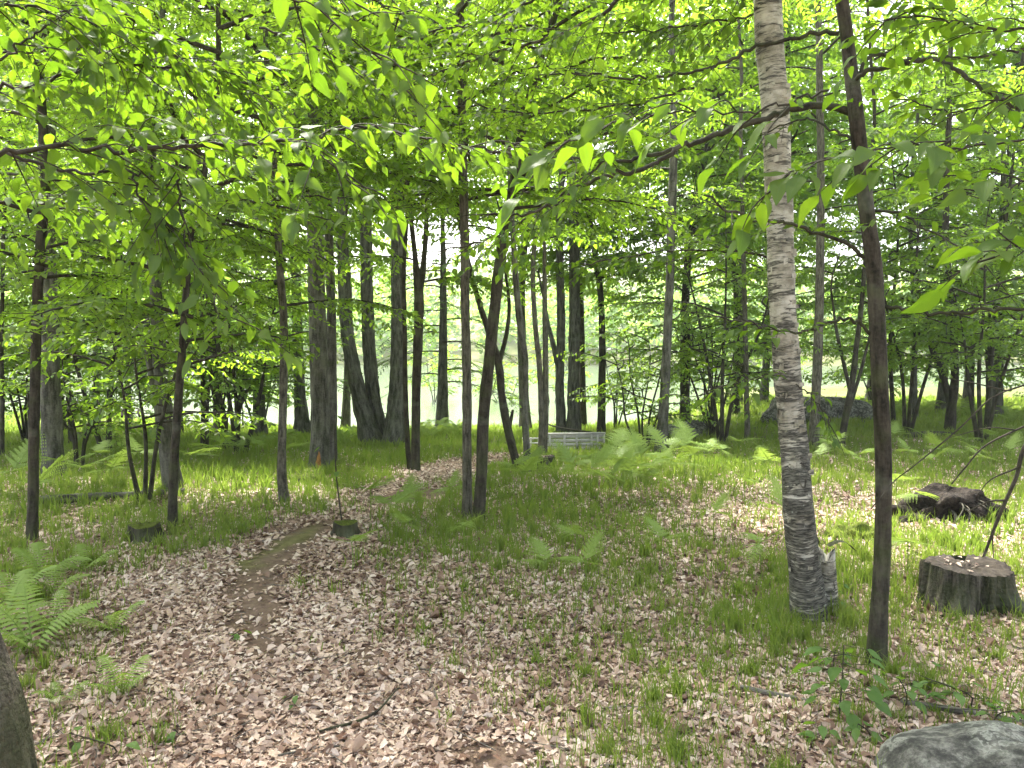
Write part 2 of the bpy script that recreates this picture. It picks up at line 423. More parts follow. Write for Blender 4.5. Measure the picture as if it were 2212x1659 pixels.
def ground_material():
    m, N, Lk = mat('forest_floor')
    out = N.new('ShaderNodeOutputMaterial'); p = N.new('ShaderNodeBsdfPrincipled')
    pos = N.new('ShaderNodeNewGeometry').outputs['Position']
    g, d, mo = (attr(N, k).outputs['Fac'] for k in ('grassy', 'dirt', 'mossy'))
    n1 = noise(N, Lk, pos, 14, 6, 0.7); n2 = noise(N, Lk, pos, 2.2, 4)
    vor = N.new('ShaderNodeTexVoronoi'); vor.inputs['Scale'].default_value = 42; Lk.new(pos, vor.inputs['Vector'])
    lit = ramp(N, [(0.0, (0.06, 0.035, 0.024)), (0.4, (0.16, 0.10, 0.068)), (0.75, (0.28, 0.20, 0.14)), (1, (0.40, 0.31, 0.23))])
    sep = N.new('ShaderNodeSeparateColor'); Lk.new(vor.outputs['Color'], sep.inputs[0]); Lk.new(sep.outputs[0], lit.inputs[0])
    soil = ramp(N, [(0.3, (0.045, 0.03, 0.022)), (0.7, (0.13, 0.092, 0.068))]); Lk.new(n1.outputs['Fac'], soil.inputs[0])
    col = mixc(N, Lk, 0.65, soil.outputs[0], lit.outputs[0])
    gr = ramp(N, [(0.3, (0.045, 0.075, 0.012)), (0.7, (0.10, 0.16, 0.025))]); Lk.new(n1.outputs['Fac'], gr.inputs[0])
    gm = mathn(N, Lk, 'MULTIPLY', mathn(N, Lk, 'ADD', mathn(N, Lk, 'MULTIPLY', g, 1.1), mathn(N, Lk, 'SUBTRACT', n2.outputs['Fac'], 0.75)), 1.0, True)
    col = mixc(N, Lk, gm, col, gr.outputs[0])
    ds = ramp(N, [(0.3, (0.085, 0.055, 0.038)), (0.7, (0.19, 0.135, 0.10))]); Lk.new(n1.outputs['Fac'], ds.inputs[0])
    col = mixc(N, Lk, d, col, ds.outputs[0])
    ms = ramp(N, [(0.3, (0.055, 0.075, 0.012)), (0.7, (0.14, 0.17, 0.03))]); Lk.new(n1.outputs['Fac'], ms.inputs[0])
    col = mixc(N, Lk, mo, col, ms.outputs[0])
    Lk.new(col, p.inputs['Base Color']); p.inputs['Roughness'].default_value = 0.95; p.inputs['Specular IOR Level'].default_value = 0.1
    bm = N.new('ShaderNodeBump'); bm.inputs['Strength'].default_value = 0.7; bm.inputs['Distance'].default_value = 0.03
    Lk.new(n1.outputs['Fac'], bm.inputs['Height']); Lk.new(bm.outputs[0], p.inputs['Normal'])
    Lk.new(p.outputs[0], out.inputs[0])
    return m
M['ground'] = ground_material()

def birch_material():
    m, N, Lk = mat('birch_bark')
    out = N.new('ShaderNodeOutputMaterial'); p = N.new('ShaderNodeBsdfPrincipled')
    b = attr(N, 'bp').outputs['Vector']
    sx = N.new('ShaderNodeSeparateXYZ'); Lk.new(b, sx.inputs[0]); z = sx.outputs['Z']
    warp = noise(N, Lk, b, 9, 3)
    dashes = noise(N, Lk, b, 1.0, 6, 0.68, (8, 8, 46)); dashes.inputs['Distortion'].default_value = 0.9          # short horizontal strokes
    fine = noise(N, Lk, b, 1.0, 3, 0.6, (30, 30, 150))
    bands = noise(N, Lk, b, 1.0, 3, 0.6, (2.2, 2.2, 9))
    blot = noise(N, Lk, b, 7, 5, 0.7)
    white = ramp(N, [(0.36, (0.20, 0.185, 0.14)), (0.5, (0.39, 0.37, 0.305)), (0.64, (0.55, 0.53, 0.46))])
    Lk.new(blot.outputs['Fac'], white.inputs[0])
    low = mathn(N, Lk, 'SUBTRACT', 1.0, mathn(N, Lk, 'MULTIPLY', z, 0.42), True)     # rougher and darker low on the stem
    th = mathn(N, Lk, 'ADD', mathn(N, Lk, 'ADD', mathn(N, Lk, 'MULTIPLY', dashes.outputs['Fac'], 0.8), mathn(N, Lk, 'ADD', mathn(N, Lk, 'MULTIPLY', bands.outputs['Fac'], 0.42), mathn(N, Lk, 'MULTIPLY', blot.outputs['Fac'], 0.14))),
               mathn(N, Lk, 'MULTIPLY', low, 0.125))
    dk = ramp(N, [(0.685, (0, 0, 0)), (0.75, (0.95, 0.95, 0.95))]); Lk.new(th, dk.inputs[0])
    fk = ramp(N, [(0.60, (0, 0, 0)), (0.66, (1, 1, 1))]); Lk.new(fine.outputs['Fac'], fk.inputs[0])
    col = mixc(N, Lk, mathn(N, Lk, 'MULTIPLY', fk.outputs[0], 0.4), white.outputs[0], (0.12, 0.105, 0.085))
    darkc = ramp(N, [(0.42, (0.018, 0.0175, 0.014)), (0.62, (0.135, 0.13, 0.108))]); Lk.new(fine.outputs['Fac'], darkc.inputs[0])
    col = mixc(N, Lk, dk.outputs[0], col, darkc.outputs[0])
    # the dark broken strip up one side of the foot
    side = mathn(N, Lk, 'ADD', mathn(N, Lk, 'MULTIPLY', sx.outputs['X'], 5.0), mathn(N, Lk, 'SUBTRACT', warp.outputs['Fac'], 0.5))
    sk = ramp(N, [(0.10, (0, 0, 0)), (0.25, (1, 1, 1))]); Lk.new(mathn(N, Lk, 'ADD', side, mathn(N, Lk, 'MULTIPLY', low, 0.10)), sk.inputs[0])
    zf = ramp(N, [(0.0, (1, 1, 1)), (0.28, (0.85, 0.85, 0.85)), (0.45, (0, 0, 0))]); Lk.new(mathn(N, Lk, 'MULTIPLY', z, 0.25), zf.inputs[0])
    col = mixc(N, Lk, mathn(N, Lk, 'MULTIPLY', sk.outputs[0], zf.outputs[0]), col, darkc.outputs[0])
    # pale lichen flecks
    fl = noise(N, Lk, b, 38, 3); flr = ramp(N, [(0.66, (0, 0, 0)), (0.70, (1, 1, 1))]); Lk.new(fl.outputs['Fac'], flr.inputs[0])
    col = mixc(N, Lk, mathn(N, Lk, 'MULTIPLY', flr.outputs[0], 0.7), col, (0.33, 0.35, 0.29))
    Lk.new(col, p.inputs['Base Color']); p.inputs['Roughness'].default_value = 0.75; p.inputs['Specular IOR Level'].default_value = 0.25
    bm = N.new('ShaderNodeBump'); bm.inputs['Strength'].default_value = 0.8; bm.inputs['Distance'].default_value = 0.012
    hh = mathn(N, Lk, 'SUBTRACT', mathn(N, Lk, 'ADD', dashes.outputs['Fac'], mathn(N, Lk, 'MULTIPLY', blot.outputs['Fac'], 0.4)), mathn(N, Lk, 'MULTIPLY', dk.outputs[0], 0.3))
    Lk.new(hh, bm.inputs['Height']); Lk.new(bm.outputs[0], p.inputs['Normal'])
    Lk.new(p.outputs[0], out.inputs[0])
    return m
M['birch'] = birch_material()

def rock_material():
    m, N, Lk = mat('lichen_rock')
    out = N.new('ShaderNodeOutputMaterial'); p = N.new('ShaderNodeBsdfPrincipled')
    b = attr(N, 'bp').outputs['Vector']
    n = noise(N, Lk, b, 16, 8, 0.75); w = noise(N, Lk, b, 28, 5)
    vec = N.new('ShaderNodeVectorMath'); vec.operation = 'SCALE'; Lk.new(w.outputs['Color'], vec.inputs[0]); vec.inputs['Scale'].default_value = 0.10
    va = N.new('ShaderNodeVectorMath'); va.operation = 'ADD'; Lk.new(b, va.inputs[0]); Lk.new(vec.outputs[0], va.inputs[1])
    vor = N.new('ShaderNodeTexVoronoi'); vor.inputs['Scale'].default_value = 19; Lk.new(va.outputs[0], vor.inputs['Vector'])
    ring = ramp(N, [(0.25, (0.35, 0.35, 0.35)), (0.38, (1, 1, 1)), (0.50, (0.1, 0.1, 0.1)), (0.8, (0, 0, 0))]); Lk.new(vor.outputs['Distance'], ring.inputs[0])
    base = ramp(N, [(0.40, (0.018, 0.018, 0.014)), (0.50, (0.055, 0.054, 0.044)), (0.62, (0.155, 0.15, 0.128))]); Lk.new(n.outputs['Fac'], base.inputs[0])
    gate = ramp(N, [(0.42, (0, 0, 0)), (0.52, (1, 1, 1))]); Lk.new(noise(N, Lk, b, 4, 3).outputs['Fac'], gate.inputs[0])
    col = mixc(N, Lk, mathn(N, Lk, 'MULTIPLY', mathn(N, Lk, 'MULTIPLY', ring.outputs[0], gate.outputs[0]), 0.7), base.outputs[0], (0.31, 0.32, 0.27))
    Lk.new(col, p.inputs['Base Color']); p.inputs['Roughness'].default_value = 0.9
    bm = N.new('ShaderNodeBump'); bm.inputs['Strength'].default_value = 0.7; bm.inputs['Distance'].default_value = 0.02
    Lk.new(mathn(N, Lk, 'ADD', n.outputs['Fac'], mathn(N, Lk, 'MULTIPLY', w.outputs['Fac'], 0.4)), bm.inputs['Height']); Lk.new(bm.outputs[0], p.inputs['Normal'])
    Lk.new(p.outputs[0], out.inputs[0])
    return m
M['rock'] = rock_material()

def water_material():
    m, N, Lk = mat('lake_water')
    out = N.new('ShaderNodeOutputMaterial'); p = N.new('ShaderNodeBsdfPrincipled')
    p.inputs['Base Color'].default_value = (0.055, 0.075, 0.045, 1)
    p.inputs['Roughness'].default_value = 0.16; p.inputs['IOR'].default_value = 1.33
    pos = N.new('ShaderNodeNewGeometry').outputs['Position']
    n = noise(N, Lk, pos, 1.0, 4, 0.6, (0.9, 2.2, 1))
    bm = N.new('ShaderNodeBump'); bm.inputs['Strength'].default_value = 0.25; bm.inputs['Distance'].default_value = 0.05
    Lk.new(n.outputs['Fac'], bm.inputs['Height']); Lk.new(bm.outputs[0], p.inputs['Normal'])
    Lk.new(p.outputs[0], out.inputs[0])
    return m
M['water'] = water_material()

# ------------------------------------------------------------------ ground, lake, far shore
def build_ground():
    xs = np.concatenate([-np.geomspace(320, 8.2, 46), np.arange(-8, 8.01, 0.11), np.geomspace(8.2, 320, 46)])
    ys = np.concatenate([np.linspace(-70, 1.6, 16), np.arange(1.7, 13.01, 0.11), np.geomspace(13.2, 46, 60), np.geomspace(48, 600, 40)])
    X, Y = np.meshgrid(xs, ys)
    Z = terr(X, Y)
    near = sstep(14, 10, Y) * sstep(9, 7, np.abs(X))
    Z = Z + near * 0.008 * wob(X, Y, 7, 9)
    g, d, mo = masks(X, Y)
    V = np.stack([X, Y, Z], -1).reshape(-1, 3)
    nx = len(xs); i = (np.arange(len(ys) - 1)[:, None] * nx + np.arange(nx - 1)[None]).ravel()
    F = [np.stack([i, i + 1, i + nx + 1, i + nx], -1)]
    me = mesh_np('ground', V, F, M['ground'], attrs={'grassy': g.ravel(), 'dirt': d.ravel(), 'mossy': mo.ravel()})
    o = link('ground', me); o['kind'] = 'structure'
    return o
GROUND = build_ground()

def build_lake():
    xs = np.linspace(-260, 260, 27); ys = np.linspace(18, 135, 14)
    X, Y = np.meshgrid(xs, ys); V = np.stack([X, Y, np.full_like(X, -1.0)], -1).reshape(-1, 3)
    nx = len(xs); i = (np.arange(len(ys) - 1)[:, None] * nx + np.arange(nx - 1)[None]).ravel()
    o = link('lake_water', mesh_np('lake_water', V, [np.stack([i, i + 1, i + nx + 1, i + nx], -1)], M['water'])); o['kind'] = 'structure'
build_lake()

def build_far_wood():
    r = np.random.default_rng(3)
    n = 26000
    cx = r.uniform(-95, 95, 260); cy = r.uniform(112, 150, 260); ch = r.uniform(7, 15, 260); cr = r.uniform(2.2, 4.5, 260)
    k = r.integers(0, 260, n)
    u = nrm(r.standard_normal((n, 3))) * (r.uniform(0.4, 1, n) ** 0.4)[:, None]
    C = np.stack([cx[k] + u[:, 0] * cr[k], cy[k] + u[:, 1] * cr[k], terr(cx[k], cy[k]) + ch[k] * 0.55 + u[:, 2] * ch[k] * 0.52], -1)
    C[:, 2] = np.maximum(C[:, 2], terr(C[:, 0], C[:, 1]) + 0.2)
    A = r.standard_normal((n, 3)) * [1, 1, .6]; Nn = nrm(r.standard_normal((n, 3)) * .6 + [0, -.3, 1])
    V, F = leaf_faces(C, A, Nn, r.uniform(.7, 1.5, n), r.uniform(.5, 1.0, n))
    b = Bag(); b.add(V, F, np.repeat(np.clip(r.uniform(0, .5, n) + (k % 7) / 14, 0, 1), 6))
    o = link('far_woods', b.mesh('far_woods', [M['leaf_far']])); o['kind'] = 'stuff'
    o['label'] = 'hazy green wood along the far shore of the lake'
build_far_wood()

# ------------------------------------------------------------------ trees
def crown_geometry(bag, TP, z0, z1, nb, blen, leafL, seed, leaf_m=0, bark_m=1, droop=0.35, up=0.25, dens=1.0, shape='round', gap=0.0, twig_sides=3, needle=False, limbs=None, azr=None):
    """boughs, twigs and leaves round the stem TP (n,3); leaves and twigs go into bag, boughs too unless limbs is a list"""
    r = np.random.default_rng(seed)
    Z = TP[:, 2]
    LC, LA, LN, LL, LR = [], [], [], [], []
    for i in range(nb):
        u = (i + r.uniform(0, .9)) / nb
        h = z0 + (z1 - z0) * u
        base = np.array([np.interp(h, Z, TP[:, k]) for k in range(3)])
        az = i * 2.39996 + r.uniform(-.5, .5) if azr is None else r.uniform(*azr)
        prof = {'round': 0.55 + 0.75 * math.sin(math.pi * min(u * .85 + .12, 1)), 'cone': 1.15 - 0.95 * u, 'fan': 0.6 + 0.6 * u}[shape]
        ln = blen * prof * r.uniform(.7, 1.15)
        d = np.array([math.cos(az), math.sin(az), 0])
        rise = (up + 0.35 * u) if not needle else up
        s = np.linspace(0, 1, 7)[:, None]
        side = np.array([-d[1], d[0], 0])
        P = base + d * ln * s + np.array([0, 0, 1]) * ln * (rise * s - droop * s ** 2.2) + side * ln * (0.12 * r.standard_normal() * np.sin(s * 3) + 0.05 * np.sin(s * 9 + i))
        R = (0.006 + 0.0075 * ln) * (1 - 0.82 * s[:, 0])
        tv, tf, tb = tube(P, R, 5, cap=False)
        if limbs is None: bag.add(tv, tf, 0.5, tb, bark_m)
        else: limbs.append((tv, tf, tb))
        nt = max(4, int(ln * 11 * dens))
        for j in range(nt):
            q = 0.16 + 0.84 * (j + r.uniform(0, .8)) / nt
            f = q * 6; k = min(int(f), 5); p0 = P[k] + (P[k + 1] - P[k]) * (f - k)
            sg = 1 if j % 2 else -1
            ang = r.uniform(.5, 1.1) * sg
            td = d * math.cos(ang) + side * math.sin(ang)
            td = td + np.array([0, 0, r.normal(-0.05, .22)])
            tl = ln * r.uniform(.28, .5) * (1.15 - q * .65)
            if r.random() < gap: continue
            m = max(3, int(tl / (leafL * (0.36 if not needle else .3))))
            ss = (np.arange(m) + 0.4) / m
            zz = np.array([0, 0, 1.0])
            B = p0 + td * (tl * ss)[:, None] - zz * (tl * .28 * ss ** 2)[:, None]
            t2 = np.vstack([p0, p0 + td * tl * .5 - zz * tl * .07, p0 + td * tl - zz * tl * .28])
            tv, tf, tb = tube(t2, [.0035, .0025, .0012], twig_sides, cap=False)
            bag.add(tv, tf, 0.5, tb, bark_m)
            ps = np.cross(td, zz); ps /= np.linalg.norm(ps) + 1e-9
            alt = np.where(np.arange(m) % 2, 1.0, -1.0)[:, None]
            if needle:
                A = td * .75 + ps * alt * .8 + zz * r.normal(-.12, .12, (m, 1))
            else:
                A = td * .5 + ps * alt * .85 + zz * r.normal(-.38, .33, (m, 1)) + r.normal(0, .16, (m, 3))
            Nn = zz + r.normal(0, .34, (m, 3))
            LC.append(B); LA.append(A); LN.append(Nn)
            LL.append(leafL * r.uniform(.62, 1.15, m)); LR.append(np.clip(r.normal(.5, .22, m) + r.normal(0, .1), 0, 1))
    C, A, Nn, L, R = map(np.concatenate, (LC, LA, LN, LL, LR))
    V, F = leaf_faces(C, A, Nn, L, L * (0.55 if not needle else 0.24), 0.14, np.abs(rng.normal(.16, .1, len(C))))
    bag.add(V, F, np.repeat(R, 6), None, leaf_m)
    return len(C)

def stem_from_px(px, d, H, seed=0, depth_wob=0.03):
    """px rows (X, Y, width px); stem at ground distance d, carried on above the frame up to height H"""
    r = np.random.default_rng(seed)
    pts = []
    for i, (X, Y, w) in enumerate(px):
        p = at(X, Y, d + (0 if i == 0 else r.normal(0, depth_wob)))
        pts.append([*p, 0.5 * w / FPX * p[1]])
    pts = np.array(pts)
    pts[0, 2] = float(terr(pts[0, 0], pts[0, 1])) - 0.06
    while pts[-1, 2] < H:
        dv = pts[-1, :3] - pts[-2, :3]; dv = dv / np.linalg.norm(dv)
        dv = nrm(dv * .8 + np.array([r.normal(0, .06), r.normal(0, .06), .35]))
        st = min(0.9, H - pts[-1, 2] + .05)
        rad = pts[-1, 3]
        pts = np.vstack([pts, [*(pts[-1, :3] + dv * st), max(rad * (1 - .55 * st / max(H - pts[-1, 2] + 1.2, 1)), .006)]])
    return pts

NTREE = [0]
def tree(label, px, bark='bark_dark', cat='tree', name='tree', d=None, H=None, z0=None, nb=20, blen=1.5, leafL=None, sides=14, flare=.28,
         forks=(), crown=True, leafm='leaf', shape='round', dens=1.0, gap=0.1, droop=.35, up=.25, group=None, rough=.035, limbs_apart=True, needle=False, extra=None):
    NTREE[0] += 1; seed = 100 + NTREE[0]
    if d is None: d = gnd(px[0][0], px[0][1])[1]
    H = H or (CAM_H + 0.47 * d + 1.6)
    pts = stem_from_px(px, d, H, seed)
    base = np.array([pts[0, 0], pts[0, 1], float(terr(pts[0, 0], pts[0, 1]))])
    S = smooth_path(pts, max(24, int((pts[-1, 2] - base[2]) / 0.09)))
    root = thing(name, label, cat, base, group)
    V, F, bp = tube(S[:, :3], np.maximum(S[:, 3], .004), sides, rough, flare, seed=seed)
    b = Bag(); b.add(V, F, .5, bp)
    link('trunk', b.mesh('trunk', [M[bark]], base), root)
    stems = [S]
    for fk in forks:                       # further stems or forks, given like px
        fp = []
        for i, q in enumerate(fk):
            X, Y, w = q[:3]; p = at(X, Y, d + .02 * i); fp.append([*p, .5 * w / FPX * p[1]])
        fp = np.array(fp)
        r = np.random.default_rng(seed + 9)
        if fp[-1, 1] and len(fk[-1]) == 3:
            for _ in range(3):
                dv = nrm(nrm(fp[-1, :3] - fp[-2, :3]) + np.array([r.normal(0, .15), r.normal(0, .15), .3]))
                fp = np.vstack([fp, [*(fp[-1, :3] + dv * .5), fp[-1, 3] * .72]])
        FS = smooth_path(fp, 24)
        V, F, bp = tube(FS[:, :3], np.maximum(FS[:, 3], .004), 9, rough, None, seed=seed)
        b = Bag(); b.add(V, F, .5, bp); link('limb', b.mesh('limb', [M[bark]], base), root)
        stems.append(FS)
    if crown:
        leafL = leafL or 0.07 * max(1.0, d / 8.5)
        z0 = z0 if z0 is not None else base[2] + 2.2
        b = Bag(); lim = [] if (limbs_apart and d < 15) else None
        for q, st in enumerate(stems):
            if q and st[-1, 2] < z0 + .3: continue
            zz0 = max(z0, st[0, 2] + .1)
            crown_geometry(b, st[:, :3], zz0, st[-1, 2] - .05, max(4, nb if q == 0 else nb // 3), blen if q == 0 else blen * .7, leafL, seed + q, droop=droop, up=up, dens=dens * (1.4 if d < 10.5 else 1.0), shape=shape, gap=gap, limbs=lim, needle=needle)
        if extra: extra(b, S)
        o = link('crown', b.mesh('crown', [M[leafm], M['twig']], base), root); o['kind'] = 'stuff'
        for (tv, tf, tb) in (lim or []):
            lb = Bag(); lb.add(tv, tf, .5, tb); link('limb', lb.mesh('limb', [M['twig']], base), root)
    return root, S, base

# --- the hazy air over the wood and the lake
def build_haze():
    m, N, Lk = mat('haze_air'); out = N.new('ShaderNodeOutputMaterial'); v = N.new('ShaderNodeVolumePrincipled')
    v.inputs['Color'].default_value = (0.93, 0.97, 0.95, 1); v.inputs['Density'].default_value = HAZE; v.inputs['Anisotropy'].default_value = 0.2
    Lk.new(v.outputs[0], out.inputs['Volume'])
    x, y0, y1, z0, z1 = 330, -75, 605, -4, 70
    V = np.array([[-x, y0, z0], [x, y0, z0], [x, y1, z0], [-x, y1, z0], [-x, y0, z1], [x, y0, z1], [x, y1, z1], [-x, y1, z1]], float)
    F = [np.array([[0, 3, 2, 1], [4, 5, 6, 7], [0, 1, 5, 4], [1, 2, 6, 5], [2, 3, 7, 6], [3, 0, 4, 7]])]
    o = link('haze', mesh_np('haze', V, F, m, smooth=False)); o['kind'] = 'stuff'; o['label'] = 'thin pale haze filling the air over wood and lake'
HAZE = 0.0007
build_haze()

# --- named stems, nearest first -------------------------------------------------------------
birch, BS, Bbase = tree('white birch with peeling banded bark, its foot split beside a broken stub',
    [(1752, 1338, 74), (1738, 1230, 66), (1724, 1080, 62), (1715, 960, 58), (1702, 830, 56), (1693, 700, 55), (1686, 540, 55), (1681, 400, 56), (1672, 200, 57), (1658, 0, 57)],
    'birch', 'birch tree', 'birch_tree', z0=4.3, nb=26, blen=2.1, sides=36, flare=.12, rough=.024, H=8.5)  # crown above the frame, made tall and wide to shade the foreground leaves

dark, DS, Dbase = tree('smooth dark-barked young tree leaning left in front of the cut stump',
    [(1893, 1440, 44), (1898, 1330, 37), (1907, 1180, 34), (1908, 1000, 34), (1902, 860, 34), (1896, 720, 34), (1888, 580, 33), (1874, 470, 32), (1862, 370, 31), (1850, 250, 32), (1838, 150, 28), (1818, 0, 26)],
    'bark_dark', z0=3.3, nb=16, blen=1.7, sides=20, flare=.12, rough=.02, H=6.6, leafL=.068)
DD = Dbase[1]

tree('slim dark tree on the left edge standing in front of a thicker grey trunk',
    [(68, 1168, 22), (72, 1040, 21), (74, 900, 21), (79, 700, 20), (88, 520, 20), (98, 400, 19)], 'bark_dark', z0=1.9, nb=26, blen=1.6)
tree('thick rugged grey trunk behind the slim dark tree at left',
    [(118, 1033, 42), (112, 930, 40), (108, 800, 38), (104, 640, 36), (98, 480, 35), (100, 330, 32)], 'bark_grey', z0=3.6, nb=16, blen=1.9, sides=18)
tree('grey double-stemmed tree with a broken snag top beside its stem',
    [(376, 1055, 36), (362, 960, 34), (350, 840, 31), (342, 720, 26), (334, 600, 25), (325, 420, 24)], 'bark_grey', z0=3.2, nb=16, blen=1.9,
    forks=[[(364, 1045, 26, 0), (352, 940, 24, 0), (338, 850, 20, 0), (324, 780, 17, 0), (316, 695, 15, 0)]])
tree('thin dark tree just right of the grey double-stemmed tree',
    [(372, 1148, 19), (374, 1040, 19), (381, 930, 18), (388, 830, 17), (397, 700, 15), (405, 600, 14), (416, 480, 13), (440, 380, 12)], 'bark_dark', z0=1.5, nb=28, blen=1.7)
tree('slim brown tree with a bent foot left of the big dark trunks',
    [(618, 1085, 22), (610, 1040, 20), (609, 960, 18), (612, 850, 17), (613, 700, 17), (606, 600, 16), (597, 450, 14)], 'bark_brown', z0=1.9, nb=24, blen=1.7)
BIG, GS, Gbase = tree('big dark fissured trunk with an orange scar at its foot',
    [(690, 1012, 40), (692, 900, 37), (687, 760, 37), (684, 600, 36), (680, 430, 34)], 'bark_grey', z0=4.2, nb=16, blen=2.1, sides=18)
tree('dark trunk close against the right side of the big fissured trunk',
    [(716, 1004, 22), (717, 860, 22), (716, 700, 20), (712, 560, 19), (708, 440, 18)], 'bark_grey', z0=3.9, nb=14, blen=1.7)
tree('flared trunk in shade behind the big fissured trunk',
    [(655, 940, 34), (648, 850, 24), (643, 740, 22), (640, 600, 20)], 'bark_grey', z0=4.0, nb=14, blen=2.0)
tree('left-leaning trunk of the pair left of the straight grey trunk',
    [(806, 960, 44), (782, 880, 34), (764, 800, 31), (748, 700, 28), (743, 600, 26), (738, 480, 24)], 'bark_grey', z0=4.8, nb=15, blen=2.1)
tree('second trunk of the leaning pair, rising straighter from the same foot',
    [(826, 958, 36), (808, 870, 31), (798, 760, 28), (793, 640, 27), (790, 480, 25)], 'bark_grey', z0=5.0, nb=14, blen=2.0)
tree('straight thick grey trunk right of the leaning pair',
    [(850, 962, 44), (857, 880, 37), (861, 760, 34), (861, 620, 32), (859, 440, 30)], 'bark_grey', z0=4.6, nb=16, blen=2.2)
tree('thin leaning stem beside the forked tree at the grass edge',
    [(886, 1014, 11), (880, 950, 11), (876, 850, 11), (874, 720, 10), (872, 600, 9)], 'bark_dark', z0=3.6, nb=10, blen=1.2)
tree('slim dark tree forking in two at mid height above the leafy path bend',
    [(898, 1018, 18), (898, 900, 19), (902, 760, 20), (905, 640, 21), (897, 560, 12), (886, 460, 10)], 'bark_dark', z0=2.2, nb=14, blen=1.6,
    forks=[[(906, 640, 16), (915, 570, 12), (921, 480, 10)]])
tree('straight brown trunk with scaly bark, left of the twin pair in mid picture',
    [(1008, 1122, 21), (1009, 980, 20), (1008, 820, 20), (1005, 640, 19), (1003, 480, 19), (998, 250, 18), (994, 60, 17)], 'bark_brown', z0=2.9, nb=22, blen=1.7, rough=.05)
tree('dark trunk leaning right, crossing beside the scaly brown trunk',
    [(1033, 1130, 24), (1040, 1010, 25), (1045, 900, 25), (1058, 760, 24), (1070, 650, 24), (1086, 520, 22), (1105, 420, 20), (1130, 270, 18), (1165, 130, 16), (1208, 0, 14)], 'bark_dark', z0=2.7, nb=24, blen=1.7)
tree('crooked slim tree leaning left with a low fork',
    [(1121, 1014, 17), (1099, 936, 18), (1084, 853, 17), (1077, 786, 17), (1057, 720, 14), (1027, 626, 11)], 'bark_dark', z0=3.0, nb=12, blen=1.4,
    forks=[[(1078, 786, 12), (1094, 720, 9), (1100, 660, 8)], [(1100, 925, 9, 0), (1104, 905, 8, 0), (1108, 885, 6, 0)]])
tree('slim grey tree at the left of the small open stump',
    [(1140, 1022, 17), (1137, 960, 15), (1134, 886, 15), (1134, 786, 15), (1126, 720, 15), (1114, 603, 13)], 'bark_grey', z0=3.1, nb=9, blen=1.6)
tree('twin-stemmed tan tree in front of the plank fence',
    [(1171, 985, 18), (1170, 900, 13), (1166, 800, 12), (1158, 720, 11), (1151, 600, 10)], 'bark_brown', z0=3.3, nb=7, blen=1.4,
    forks=[[(1175, 975, 15), (1179, 860, 13), (1178, 740, 12), (1176, 600, 10)]])
tree('grey tree with a side limb behind the plank fence',
    [(1214, 938, 22), (1209, 836, 19), (1212, 720, 19), (1211, 640, 18), (1208, 480, 16)], 'bark_grey', z0=3.3, nb=18, blen=2.0,
    forks=[[(1208, 800, 13), (1196, 750, 11), (1184, 700, 9)]])
tree('straight thick tree behind the right half of the plank fence',
    [(1239, 938, 27), (1239, 850, 25), (1240, 760, 24), (1241, 686, 24), (1240, 500, 22)], 'bark_grey', z0=3.2, nb=18, blen=2.1)
tree('grey tree leaning slightly right behind the bright fern clump',
    [(1426, 980, 25), (1432, 900, 22), (1437, 830, 20), (1440, 755, 19), (1445, 650, 18), (1450, 500, 18), (1455, 340, 17)], 'bark_grey', z0=3.8, nb=9, blen=1.7)
tree('thin pole tree just left of the birch',
    [(1615, 955, 12), (1612, 820, 11), (1608, 640, 10), (1604, 460, 9), (1600, 280, 8)], 'bark_brown', z0=3.6, nb=13, blen=1.4)
tree('brown scaly trunk seen just right of the birch',
    [(1756, 970, 21), (1761, 880, 20), (1765, 800, 20), (1770, 653, 18), (1773, 400, 16), (1770, 150, 14)], 'bark_brown', z0=3.6, nb=14, blen=1.6)
tree('thin tree splitting in a narrow fork between the birch and the dark trunk',
    [(1815, 966, 13), (1827, 900, 14), (1840, 830, 13), (1850, 750, 11), (1858, 686, 10), (1866, 600, 9)], 'bark_dark', z0=2.6, nb=13, blen=1.4,
    forks=[[(1836, 845, 9), (1824, 790, 8), (1810, 730, 7)], [(1832, 890, 9), (1845, 850, 8), (1860, 800, 7)]])
tree('forked dark tree whose left arm leans far over, right of the dark trunk',
    [(2050, 933, 22), (2056, 880, 19), (2062, 820, 17), (2061, 740, 16), (2058, 640, 14)], 'bark_dark', z0=2.5, nb=16, blen=1.7,
    forks=[[(2052, 870, 15), (2036, 810, 14), (2016, 760, 13), (2000, 700, 11), (1985, 640, 9)]])
tree('thin upright grey tree left of the forked dark tree',
    [(1977, 906, 13), (1976, 840, 11), (1975, 740, 10), (1972, 640, 9)], 'bark_grey', z0=2.6, nb=14, blen=1.8)
tree('crooked S-shaped thin tree near the right edge',
    [(2138, 893, 11), (2142, 840, 12), (2134, 780, 10), (2136, 740, 10), (2152, 705, 9), (2158, 650, 8)], 'bark_dark', z0=2.4, nb=13, blen=1.8)
tree('thin dark stem cut by the left frame edge',
    [(4, 990, 9), (5, 860, 9), (3, 740, 8), (6, 600, 8)], 'bark_dark', z0=1.6, nb=20, blen=1.8)

# big close trunk leaning out at the lower left corner
tree('large dark close trunk leaning out of the lower left corner',
    [(-20, 1760, 245), (-70, 1560, 215), (-118, 1370, 190), (-230, 1000, 180), (-330, 700, 170)], 'bark_close', d=2.35, H=7.5, z0=4.2, nb=12, blen=1.9, sides=40, rough=.022, flare=.05)  # crown out of view, added for its shade on the left foreground

